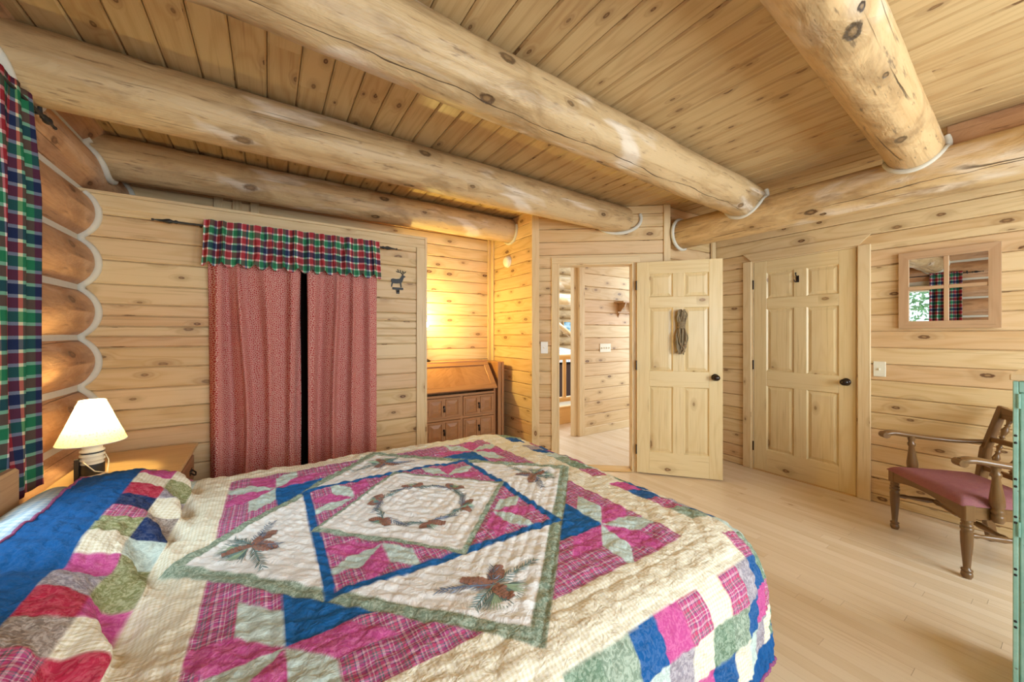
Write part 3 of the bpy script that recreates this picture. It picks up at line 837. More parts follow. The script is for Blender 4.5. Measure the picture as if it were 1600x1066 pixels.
tag(o, 'right red patterned closet curtain, nearer the elk hook', 'curtain', 'red closet curtains')
# window curtain (left)
t = thing('curtain_rod', 'black iron rod with pointed end on the log wall above the plaid window curtain', 'curtain rod', (-.78, 1.7, 2.25))
iv = Matrix.Translation(-V(t.location)); WX = -.80; WRZ = 2.255
mb = MB(); mb.tube([(WX, .98, WRZ), (WX, 2.42, WRZ)], .007, 10)
for y in (1.02, 2.40): mb.tube([(WX, y, WRZ), (-.86, y, WRZ-.01)], .006, 8); mb.lathe((WX, y, WRZ), (WX, y, WRZ+.03), [(0, .009), (1, .007)], 8)
o = mb.build('rod', M['black'], t); o.matrix_parent_inverse = iv
for y, s in ((.98, -1), (2.42, 1)):
    mb = MB(); finial(mb, (WX, y, WRZ), (0, s, 0), .008, .12); o = mb.build('finial', M['black'], t); o.matrix_parent_inverse = iv
o = curtain('curtain', (WX, 1.90, 0), (WX, 2.35, 0), .70, 2.29, 4.5, .026, M['plaid'], None, 26, nrm=(1, 0, 0), z_var=.01, flare=.34)
tag(o, 'red, green and white plaid window curtain hanging above the bed head at the left edge', 'curtain', 'plaid window curtains')
o = curtain('curtain', (WX, 1.06, 0), (WX, 1.40, 0), .70, 2.29, 4.5, .030, M['plaid'], None, 36, nrm=(1, 0, 0), z_var=.01, flare=.05)
tag(o, 'plaid window curtain seen only reflected in the wall mirror', 'curtain', 'plaid window curtains')

# ------------------------------------------------------------------ elk hook
t = thing('elk_hook', 'black metal elk silhouette hook on the board wall beside the curtains', 'hook', (.91, YC-.002, 1.72))
elk = [(-.05, .00), (-.048, .02), (-.043, .034), (-.049, .045), (-.050, .056), (-.038, .062), (-.012, .060), (.012, .063), (.022, .074), (.03, .088), (.036, .096), (.046, .088), (.056, .084), (.055, .077), (.045, .073),
       (.040, .060), (.036, .045), (.026, .034), (.027, .015), (.029, .0), (.020, .0), (.019, .014), (.014, .030), (.0, .027), (-.022, .026), (-.034, .028), (-.039, .016), (-.041, .0)]
mb = MB(); sc_ = 1.12
def ptri(mb, poly, o, th):
    # triangulate via bmesh-free ear clipping through mathutils.geometry
    from mathutils.geometry import tessellate_polygon
    tri = tessellate_polygon([[V((x, y, 0)) for x, y in poly]])
    n = len(poly); vs = [(o[0]+x, o[1], o[2]+y) for x, y in poly]+[(o[0]+x, o[1]-th, o[2]+y) for x, y in poly]
    F = [tuple(q) for q in tri]+[tuple(n+k for k in q) for q in tri]+[(i, (i+1) % n, n+(i+1) % n, n+i) for i in range(n)]
    mb.add(vs, F)
ptri(mb, [(x*sc_, y*sc_) for x, y in elk], (0, 0, -.0), .004)
def antler(mb, pts): mb.tube([(x*sc_, -.002, y*sc_) for x, y in pts], .0032, 6)
antler(mb, [(.034, .094), (.030, .104), (.016, .112), (-.002, .112), (-.012, .118)])
antler(mb, [(.018, .111), (.020, .122), (.016, .130)]); antler(mb, [(.004, .112), (.004, .124), (-.002, .132)]); antler(mb, [(.03, .103), (.036, .114), (.034, .124)])
antler(mb, [(.038, .095), (.044, .106), (.056, .112), (.060, .122)]); antler(mb, [(.046, .108), (.044, .120)])
mb.build('elk', M['black'], t)
mb = MB(); mb.box(-.045, .045, -.005, 0, -.022, -.003, ch=.002); mb.box(-.012, .014, -.004, 0, -.055, -.02, ch=.002); mb.tube([(0, -.004, -.035), (0, -.03, -.04), (0, -.036, -.028)], .005, 8); mb.build('hook', M['black'], t)

# ------------------------------------------------------------------ mirror
t = thing('wall_mirror', 'wood framed four pane mirror on the board wall above the chair', 'mirror', (XR-.002, .5565, 1.372))
MW, MH = .475, .562; fr = .052
mb = MB()
def mitre(mb, y0, y1, z0, z1, w, x0, x1):
    for (a, b, c, d, g) in (((y0, z0), (y1, z0), (y1-w, z0+w), (y0+w, z0+w), (0, 1, 0)), ((y0, z1), (y0+w, z1-w), (y1-w, z1-w), (y1, z1), (0, 1, 0)),
                            ((y0, z0), (y0+w, z0+w), (y0+w, z1-w), (y0, z1), (0, 0, 1)), ((y1, z0), (y1, z1), (y1-w, z1-w), (y1-w, z0+w), (0, 0, 1))):
        mb.prism([a, b, c, d], (x0, 0, 0), (0, 1, 0), (0, 0, 1), (1, 0, 0), x1-x0, grain=g)
mitre(mb, -MW/2, MW/2, 0, MH, fr, -.026, 0)
mb.build('frame', M['frame'], t)
mb = MB(); mb.box(-.012, -.009, -MW/2+fr, MW/2-fr, fr, MH-fr); mb.build('mirror_glass', M['mirror'], t)
mb = MB(); mb.box(-.022, -.012, -.012, .012, fr, MH-fr, ch=.002); mb.box(-.022, -.0125, -MW/2+fr, -.012, MH*.5-.012+.012, MH*.5+.024, ch=.002); mb.box(-.022, -.0125, .012, MW/2-fr, MH*.5, MH*.5+.024, ch=.002)
mb.build('muntin', M['frame'], t)

# ------------------------------------------------------------------ desk
DX0, DX1, DF, DB = 1.215, 1.985, 3.37, 3.79
t = thing('writing_desk', 'brown slant front writing desk in the yellow lit alcove', 'desk', ((DX0+DX1)/2, (DF+DB)/2, 0))
iv = Matrix.Translation(-V(t.location))
def P_(o): o.matrix_parent_inverse = iv; return o
mb = MB()
# side cheeks with slanted upper front
side = [(DF, .06), (DB, .06), (DB, 1.03), (DB-.20, 1.03), (DF, .765)]
for x in (DX0, DX1-.022): mb.prism(side, (x, 0, 0), (0, 1, 0), (0, 0, 1), (1, 0, 0), .022, grain=(0, 0, 1))
mb.box(DX0+.022, DX1-.022, DB-.02, DB, .06, 1.03); mb.box(DX0+.022, DX1-.022, DF+.02, DB-.02, .06, .08)
for z in (.72, .50, .27, .06): mb.box(DX0+.022, DX1-.022, DF+.001, DF+.03, z, z+.022, grain=(1, 0, 0))
mb.box((DX0+DX1)/2-.013, (DX0+DX1)/2+.013, DF+.002, DF+.03, .08, .72, grain=(0, 0, 1))
mb.box(DX0-.012, DX1+.012, DB-.225, DB+.005, 1.03, 1.048, ch=.004); mb.box(DX0-.01, DX1+.01, DF-.01, DB, .0, .06, ch=.004)
P_(mb.build('carcass', M['desk'], t))
# lid
sl = V((0, .22+.0, .265)).normalized(); a0 = V((DX0-.008, DF-.012, .765)); sn = V((0, -sl.z, sl.y)); LL = .335
mb = MB(); W_ = DX1-DX0+.016
mb.frame_box(a0, (1, 0, 0), sl, sn, W_, .055, .022, None, .003); mb.frame_box(a0+sl*(LL-.045), (1, 0, 0), sl, sn, W_, .045, .022, None, .003)
mb.frame_box(a0+sl*.055, (1, 0, 0), sl, sn, .06, LL-.10, .022, sl, .003); mb.frame_box(a0+sl*.055+V((W_-.06, 0, 0)), (1, 0, 0), sl, sn, .06, LL-.10, .022, sl, .003)
P_(mb.build('lid', M['desk'], t))
mb = MB(); 
for i in range(12):   # chevron veneer laid in strips
    x0 = a0.x+.06+i*(W_-.12)/12; gx = 1 if i < 6 else -1
    o_ = V((x0, a0.y, a0.z))+sl*.055
    mb.frame_box(o_, (1, 0, 0), sl, sn, (W_-.12)/12, LL-.10, .013, V((gx*.8, 0, 0))+sl*.5)
P_(mb.build('lid_panel', M['desk'], t))
def raised(mb, x0, x1, z0, z1, y, d):
    m_ = min(x1-x0, z1-z0)*.28
    vs = [(x0, y, z0), (x1, y, z0), (x1, y, z1), (x0, y, z1), (x0+m_, y-d, z0+m_), (x1-m_, y-d, z0+m_), (x1-m_, y-d, z1-m_), (x0+m_, y-d, z1-m_)]
    mb.add(vs, [(4, 5, 6, 7), (0, 1, 5, 4), (1, 2, 6, 5), (2, 3, 7, 6), (3, 0, 4, 7)], grain=(1, 0, 0))
for ci, (x0, x1) in enumerate(((DX0+.026, (DX0+DX1)/2-.016), ((DX0+DX1)/2+.016, DX1-.026))):
    for ri, (z0, z1) in enumerate(((.525, .715), (.295, .495), (.085, .265))):
        nm = 'drawer' if ri == 0 else 'door'
        mb = MB(); mb.box(x0, x1, DF-.006, DF+.02, z0, z1, grain=(1, 0, 0), ch=.002)
        xm = (x0+x1)/2
        for (pa, pb) in ((x0+.018, xm-.016), (xm+.016, x1-.018)):
            e = .012
            for q in ((pa, pb, z0+.014, z0+.014+e), (pa, pb, z1-.014-e, z1-.014), (pa, pa+e, z0+.014+e, z1-.014-e), (pb-e, pb, z0+.014+e, z1-.014-e)):
                mb.box(q[0], q[1], DF-.014, DF-.006, q[2], q[3], ch=.002)
            raised(mb, pa+e, pb-e, z0+.014+e, z1-.014-e, DF-.0062, .009)
        d_ = P_(mb.build(nm, M['desk'], t))
        mb = MB(); zc_ = (z0+z1)/2; mb.lathe((xm, DF-.006, zc_+.012), (xm, DF-.02, zc_+.012), [(0, .012), (1, .006)], 10); mb.tube([(xm, DF-.018, zc_+.012), (xm, DF-.02, zc_-.01), (xm, DF-.018, zc_-.035)], [.004, .007, .009], 8)
        h_ = mb.build('handle', M['bronze'], d_); h_.matrix_parent_inverse = d_.matrix_parent_inverse.inverted() @ iv if False else Matrix.Identity(4)
# spare board beside desk
o = MB(); o.box(2.045, 2.085, 3.42, 3.74, .0, 1.035, grain=(0, 0, 1), ch=.003); o.box(2.086, 2.115, 3.41, 3.74, 0, 1.035, grain=(0, 0, 1), ch=.003)
o = o.build('wood_panel', M['desk']); tag(o, 'brown upright wood panel wedged between the writing desk and the alcove wall', 'panel')
# desk lamp mostly hidden by closet wall
t = thing('desk_lamp', 'small lit lamp on the writing desk, half hidden by the closet corner', 'lamp', (1.338, 3.66, 1.0485))
mb = MB(); mb.lathe((0, 0, 0), (0, 0, .03), [(0, .05), (.5, .05), (1, .02)], 20); mb.tube([(0, 0, .02), (0, 0, .25), (-.01, -.02, .33)], .006, 8); mb.build('stem', M['bronze'], t)
mb = MB(); mb.ball((-.005, -.03, .375), .026, 16, 10, (1, 1, 1.15)); mb.build('bulb', M['bulb'], t)
mb = MB(); mb.lathe((-.005, -.02, .33), (-.005, -.025, .36), [(0, .012), (1, .015)], 12); mb.build('socket', M['bronze'], t)

# ------------------------------------------------------------------ nightstand + lamp
NX0, NX1, NY0, NY1, NZ = -.82, -.365, 2.36, 3.06, .65
t = thing('nightstand', 'golden oak nightstand between the bed and the closet wall', 'nightstand', ((NX0+NX1)/2, (NY0+NY1)/2, 0))
iv = Matrix.Translation(-V(t.location))
mb = MB(); mb.box(NX0, NX1, NY0, NY1, NZ-.022, NZ, grain=(1, 0, 0), ch=.005); P_(mb.build('top', M['oak'], t))
mb = MB(); mb.box(NX0+.02, NX1-.03, NY0+.03, NY1-.03, .05, NZ-.022, grain=(0, 1, 0), ch=.003); mb.box(NX0+.03, NX1-.04, NY0+.04, NY1-.04, 0, .05); mb.box(NX0+.01, NX1-.012, NY0+.015, NY1-.015, NZ-.045, NZ-.022, grain=(0, 1, 0), ch=.006)
P_(mb.build('carcass', M['desk'], t))
for z0, z1 in ((.44, .59), (.26, .42), (.08, .24)):
    mb = MB(); mb.box(NX1-.03, NX1-.014, NY0+.05, NY1-.05, z0, z1, grain=(0, 1, 0), ch=.005); d_ = P_(mb.build('drawer', M['desk'], t))
    for y in (NY0+.17, NY1-.17):
        mb = MB(); zz = (z0+z1)/2
        mb.box(NX1-.014, NX1-.011, y-.04, y+.04, zz-.012, zz+.018, ch=.001)
        mb.tube([(NX1-.012, y-.03, zz+.005), (NX1+.006, y-.028, zz-.012), (NX1+.008, y, zz-.02), (NX1+.006, y+.028, zz-.012), (NX1-.012, y+.03, zz+.005)], .004, 8)
        mb.build('pull', M['bronze'], d_)
t = thing('table_lamp', 'lit lamp with speckled cream cone shade and lantern base on the nightstand', 'lamp', (-.695, 2.575, NZ))
mb = MB(); mb.lathe((0, 0, 0), (0, 0, .165), [(0, .036), (.05, .040), (.45, .040), (.5, .036), (.52, .043), (.56, .043), (.58, .037), (.62, .037), (.64, .043), (.68, .043), (.70, .036), (.75, .036), (.77, .042), (.81, .042), (.83, .034), (.9, .034), (.92, .040), (.97, .040), (1, .03), (1, .001)], 28); mb.build('base', M['almond'], t)
mb = MB(); mb.lathe((0, 0, .02), (0, 0, .07), [(0, .0405), (.1, .0415), (.9, .0415), (1, .0405)], 28)
for z in (.092, .108, .122): mb.lathe((0, 0, z-.003), (0, 0, z+.003), [(0, .0385), (1, .0385)], 24)
mb.build('band', M['black'], t)
mb = MB(); mb.tube([(-.03, .035, .105), (-.015, -.05, .088), (.03, -.085, .05), (.065, -.06, .03), (.055, .0, .075), (.036, .022, .105)], .0024, 8); mb.build('bail_handle', M['chink'], t)
mb = MB(); mb.box(-.052, -.036, -.03, -.012, 0, .10, ch=.002); mb.build('stop_post', M['black'], t)
mb = MB(); mb.tube([(0, 0, .16), (0, 0, .25)], .008, 10); mb.build('stem', M['bronze'], t)
mb = MB(); mb.ball((0, 0, .272), .026, 14, 10, (1, 1, 1.2)); mb.build('bulb', M['bulb'], t)
mb = MB(); vs = []; seg = 48; pr = [(.172, .117), (.176, .1165), (.27, .080), (.362, .046), (.366, .045)]
fs = []; uvs = []
for z, r in pr:
    for k in range(seg): vs.append((r*math.cos(2*PI*k/seg), r*math.sin(2*PI*k/seg), z))
for i in range(len(pr)-1):
    for k in range(seg): fs.append((i*seg+k, i*seg+(k+1) % seg, (i+1)*seg+(k+1) % seg, (i+1)*seg+k))
mb.add(vs, fs, smooth=True); mb.build('lamp_shade', M['shade'], t)
mb = MB(); mb.tube([(.0455*math.cos(a), .0455*math.sin(a), .366) for a in np.linspace(0, 2*PI, 40)[:-1]], .002, 6, closed=True); mb.build('shade_ring', M['white'], t); mb = MB(); mb.tube([(.117*math.cos(a), .117*math.sin(a), .172) for a in np.linspace(0, 2*PI, 60)[:-1]], .002, 6, closed=True)
mb.build('shade_ring', M['white'], t)

# ------------------------------------------------------------------ armchair
FL = V((3.596, .732, 0)); FR = V((3.20, .37, 0)); ex = (FR-FL).normalized(); ey = V((-ex.y, ex.x, 0))
if ey.dot(V((1, -1, 0))) < 0: ey = -ey
CWD = (FR-FL).length
t = thing('armchair', 'dark wooden armchair with turned legs and purple seat by the wall', 'chair', (FL+FR)/2+ey*.22)
iv = Matrix.Translation(-V(t.location))
def cp(x, y, z): return FL+ex*x+ey*y+V((0, 0, z))
SH = .40; SDp = .45
for x in (0, CWD):
    mb = MB(); mb.frame_box(cp(x-.024, -.024, SH-.085), ex, ey, (0, 0, 1), .048, .048, .085, (0, 0, 1), .004)
    mb.lathe(cp(x, 0, SH-.085), cp(x, 0, 0), [(0, .02), (.03, .024), (.06, .019), (.075, .025), (.10, .025), (.115, .019), (.13, .026), (.16, .026), (.18, .021), (.22, .025), (.4, .024), (.75, .016), (.84, .014), (.85, .022), (.87, .024), (.89, .015), (.90, .022), (.95, .024), (1, .018)], 20)
    P_(mb.build('leg', M['chairwood'], t))
for x in (.03, CWD-.03):
    mb = MB(); mb.beam(cp(x, SDp-.02, SH), cp(x, SDp+.045, 0), .036, .046, up=ey, ch=.004); P_(mb.build('leg', M['chairwood'], t))
    mb = MB(); mb.beam(cp(x, SDp-.02, SH-.06), cp(x, SDp+.015, .60), .036, .048, up=ey, ch=.004); mb.beam(cp(x, SDp+.013, .59), cp(x, SDp+.10, .865), .034, .044, up=ey, ch=.006); P_(mb.build('back_post', M['chairwood'], t))
# seat rails: front with curved apron
n = 24
ap = [(0.024, SH-.005)]+[(.024+(CWD-.048)*i/n, SH-.075+.035*math.sin(PI*i/n)) for i in range(n+1)]+[(CWD-.024, SH-.005)]
mb = MB(); from mathutils.geometry import tessellate_polygon
def poly_prism(mb, poly, o, ax, ay, nn, th, grain):
    tri = tessellate_polygon([[V((x, y, 0)) for x, y in poly]]); k = len(poly)
    a = [V(o)+V(ax)*x+V(ay)*y for x, y in poly]; b = [p+V(nn)*th for p in a]
    mb.add(a+b, [tuple(q) for q in tri]+[tuple(k+i for i in q) for q in tri]+[(i, (i+1) % k, k+(i+1) % k, k+i) for i in range(k)], grain=grain)
poly_prism(mb, ap, cp(0, -.02, 0), ex, (0, 0, 1), ey, .024, ex)
for x in (0, CWD): mb.beam(cp(x, .02, SH-.04), cp(x+(.03 if x == 0 else -.03), SDp-.03, SH-.04), .026, .07, ch=.003)
mb.beam(cp(.04, SDp-.02, SH-.04), cp(CWD-.04, SDp-.02, SH-.04), .026, .07, ch=.003)
P_(mb.build('seat_rail', M['chairwood'], t))
# upholstered seat
n = 40; P = np.zeros((n, n, 3)); UVs = np.zeros((n, n, 2))
for i in range(n):
    for j in range(n):
        a, b = -1+2*i/(n-1), -1+2*j/(n-1)
        e = max(abs(a), abs(b))
        x = CWD/2+a*(CWD/2+.022)*(1-.05*(b+1)/2); y = SDp/2-.035+b*(SDp/2+.0)
        z = SH+.038*(1-max(0, (e-.72)/.28)**2.5)+.012*(1-a*a)*(1-b*b)-.004
        q = cp(x, y, z); P[i, j] = q; UVs[i, j] = (x, y)
o = P_(grid_obj('seat', P, UVs, M['seat'], t)); o.data.flip_normals() if False else None
mb = MB(); mb.frame_box(cp(.0, -.015, SH-.006), ex, ey, (0, 0, 1), CWD, SDp-.02, .008, ex); P_(mb.build('seat_base', M['chairwood'], t))
# arm supports and arms
for x, sg in ((0, -1), (CWD, 1)):
    sx = x+sg*.022
    mb = MB(); mb.lathe(cp(sx, .115, SH-.075 if sg > 0 else SH-.075), cp(sx, .105, .635), [(0, .020), (.05, .026), (.12, .026), (.14, .02), (.17, .027), (.21, .027), (.24, .02), (.28, .028), (.4, .029), (.62, .02), (.76, .015), (.80, .021), (.84, .021), (.87, .015), (.93, .019), (1, .018)], 20)
    P_(mb.build('arm_support', M['chairwood'], t))
    mb = MB(); pts = []; rad = []
    for k in range(33):
        u = k/32; y = -.045+u*.54
        z = .645+.012*math.cos(u*PI*1.1)-.018*math.sin(PI*u)+(-.016*(1-u/.12)**2 if u < .12 else 0)
        pts.append(cp(sx+sg*.012*math.sin(PI*(1-u))-sg*.035*max(0, u-.55)/.45, y, z)); rad.append(.031*(1-.32*u) if u > .1 else .027+.004*math.sin(u*30))
    mb.tube(pts, rad, 14, flat=.62)
    mb.tube([pts[0]+V((0, 0, -.008))-ex*.026, pts[0]+V((0, 0, -.008))+ex*.026], .021, 14)
    P_(mb.build('arm', M['chairwood'], t))
# back rails and turned spindles
def back_y(z): return SDp+.013+(z-.59)/(.275)*.087
mb = MB()
tp = [(.045, .79)]+[(.045+(CWD-.09)*i/20, .865-.028*math.sin(PI*i/20)) for i in range(21)]+[(CWD-.045, .79)]
bo = cp(0, back_y(.82)-.012, 0)
poly_prism(mb, [(x, z) for x, z in tp], bo, ex, (0, 0, 1), ey, .022, ex)
P_(mb.build('top_rail', M['chairwood'], t))
for z in (.655, .47):
    mb = MB(); yy = back_y(z) if z > .6 else SDp-.005
    mb.beam(cp(.045, yy, z), cp(CWD-.045, yy, z), .02, .032, ch=.004); P_(mb.build('back_rail', M['chairwood'], t))
spr = [(0, .008), (.06, .010), (.1, .016), (.14, .009), (.22, .011), (.42, .019), (.55, .012), (.62, .009), (.66, .015), (.7, .009), (.82, .012), (.9, .016), (.94, .009), (1, .008)]
for k in range(4):
    x = .045+(CWD-.09)*(k+.5)/4
    mb = MB(); mb.lathe(cp(x, back_y(.655), .67), cp(x, back_y(.8), .80), spr, 14); P_(mb.build('spindle', M['chairwood'], t))
    mb = MB(); mb.lathe(cp(x, SDp-.005, .486), cp(x, back_y(.645), .64), spr, 14); P_(mb.build('spindle', M['chairwood'], t))
# stretchers
tp_ = lambda r: [(0, r*.6), (.08, r*.9), (.12, r*.6), (.2, r*.8), (.35, r*1.1), (.44, r*.7), (.47, r*1.35), (.53, r*1.35), (.56, r*.7), (.65, r*1.1), (.8, r*.8), (.88, r*.6), (.92, r*.9), (1, r*.6)]
for x in (0.01, CWD-.01):
    mb = MB(); mb.lathe(cp(x, .01, .23), cp(x+(.02 if x < .2 else -.02), SDp+.01, .20), tp_(.016), 14); P_(mb.build('stretcher', M['chairwood'], t))
mb = MB(); mb.lathe(cp(.02, .2, .215), cp(CWD-.02, .2, .215), tp_(.017), 14); P_(mb.build('stretcher', M['chairwood'], t))

# ------------------------------------------------------------------ green cabinet at right edge
GX, GY = 2.16, .148
t = thing('green_cabinet', 'distressed green painted cabinet cut by the right edge of the photo', 'cabinet', (GX+.2, GY-.45, 0))
iv = Matrix.Translation(-V(t.location)); GH = 1.19
mb = MB(); mb.box(GX+.012, GX+.42, GY-.9, GY-.012, .08, GH-.02, grain=(0, 0, 1), ch=.004); mb.box(GX+.02, GX+.40, GY-.88, GY-.03, 0, .08); P_(mb.build('body', M['green'], t))
mb = MB(); mb.box(GX, GX+.012, GY-.012, GY, .06, GH-.022, ch=.002)
mb.box(GX, GX+.0115, GY-.9, GY-.0125, GH-.06, GH-.022, ch=.002); mb.box(GX, GX+.0115, GY-.9, GY-.0125, .06, .10, ch=.002); P_(mb.build('face_frame', M['green'], t))
mb = MB(); mb.box(GX+.003, GX+.0118, GY-.46, GY-.0145, .102, GH-.062, ch=.003); P_(mb.build('cabinet_door', M['green'], t))
mb = MB(); mb.box(GX-.012, GX+.43, GY-.91, GY+.006, GH-.02, GH+.002, grain=(0, 1, 0), ch=.003); P_(mb.build('top', M['pine_trim'], t))
for z in (1.10, .66):
    mb = MB(); mb.lathe((GX-.003, GY-.0135, z-.025), (GX-.003, GY-.0135, z+.025), [(0, .004), (1, .004)], 10); P_(mb.build('hinge', M['green'], t))
for z in (.98, .955, .83, .805, .68-.0, .70, .52, .50, .34, .32):
    mb = MB(); mb.ball((GX-.001, GY-.006, z), .0042, 8, 6); P_(mb.build('bolt', M['black'], t))

# ------------------------------------------------------------------ bed
BX0, BX1, BY0, BY1, BZ = -.69, 1.33, .62, 2.24, .635
t = thing('bed', 'large bed covered by a patchwork quilt, in the foreground', 'bed', ((BX0+BX1)/2, (BY0+BY1)/2, 0))
iv = Matrix.Translation(-V(t.location))
mb = MB(); mb.box(BX0, BX1, BY0+.01, BY1-.01, .34, .60, ch=.05); P_(mb.build('mattress', M['sheet'], t))
mb = MB(); mb.box(BX0, BX1-.02, BY0+.02, BY1-.02, .14, .34, ch=.02); P_(mb.build('box_spring', M['sheet'], t))
# gathered skirt
us = []; per = [(BX0, BY0-.0), (BX1-.0, BY0-.0), (BX1-.0, BY1+.0), (BX0, BY1+.0)]
pts = []
for a, b in zip(per[:-1], per[1:]):
    nn = 160
    for k in range(nn): pts.append((a[0]+(b[0]-a[0])*k/nn, a[1]+(b[1]-a[1])*k/nn))
pts.append(per[-1]); pts = np.array(pts); cen = np.array([(BX0+BX1)/2, (BY0+BY1)/2])
nv = 8; P = np.zeros((len(pts), nv, 3)); UVs = np.zeros((len(pts), nv, 2))
for j in range(nv):
    f = j/(nv-1); rip = .012*np.sin(np.arange(len(pts))*.55)*f
    dirs = (pts-cen)/np.linalg.norm(pts-cen, axis=1)[:, None]
    P[:, j, :2] = pts+dirs*rip[:, None]; P[:, j, 2] = .34-.33*f; UVs[:, j, 0] = np.arange(len(pts))*.01; UVs[:, j, 1] = f
P_(grid_obj('bed_skirt', P, UVs, M['sheet'], t))
mb = MB(); mb.box(-.765, -.732, .78, 2.06, .05, .86, grain=(0, 1, 0), ch=.008); P_(mb.build('headboard', M['frame'], t))
for x in (-.68, 1.24):
    for y in (BY0+.06, BY1-.06):
        mb = MB(); mb.lathe((x, y, .14), (x, y, 0), [(0, .03), (1, .022)], 14); P_(mb.build('leg', M['chairwood'], t))

# pillows
def pillow(name, label, cx, cy, cz_, lx, ly, h, tilt):
    n = 40; a = np.linspace(-1, 1, n); A, B = np.meshgrid(a, a, indexing='ij')
    prof = np.clip((1-np.abs(A)**2.6)*(1-np.abs(B)**3.2), 0, 1)**.42
    nz = (vnoise(A*3+5, B*4+2, 3)-.5)*.014
    shp = 1-.05*(A*A)*(B*B)
    mbx = []
    for sg in (1, -1):
        X = A*lx/2*shp; Y = B*ly/2*shp; Z = sg*(prof*h/2)+nz*(prof > .05)
        ct, st = math.cos(tilt), math.sin(tilt)
        mbx.append(np.stack([cx+X*ct+Z*st, cy+Y, cz_-X*st+Z*ct], -1))
    P = np.concatenate([mbx[0], mbx[1][::-1]], 0)
    UVs = np.stack([np.concatenate([A, -A[::-1]], 0)*lx/2, np.concatenate([B, B[::-1]], 0)*ly/2], -1)
    o = grid_obj(name, P, UVs, M['pillow'], None)
    return tag(o, label, 'pillow', 'bed pillows')
pillow('pillow', 'pale blue checked pillow at the bed head, on the side by the nightstand', -.612, 1.82, .674, .25, .77, .165, .33)
pillow('pillow', 'pale blue checked pillow at the bed head, on the side near the camera', -.612, 1.03, .674, .25, .77, .165, .33)

# ------------------------------------------------------------------ quilt
QS0, QS1, QT0, QT1 = -.64, 1.79, .20, 2.68     # cloth coordinates
QCX, QCY, HX, HY = .505, 1.43, .645, .69
hd = np.array([(-.19, .652), (-.235, .644), (-.27, .640), (-.292, .658), (-.315, .69), (-.36, .728), (-.42, .756), (-.50, .770), (-.58, .768), (-.66, .755), (-.70, .73), (-.74, .70)])
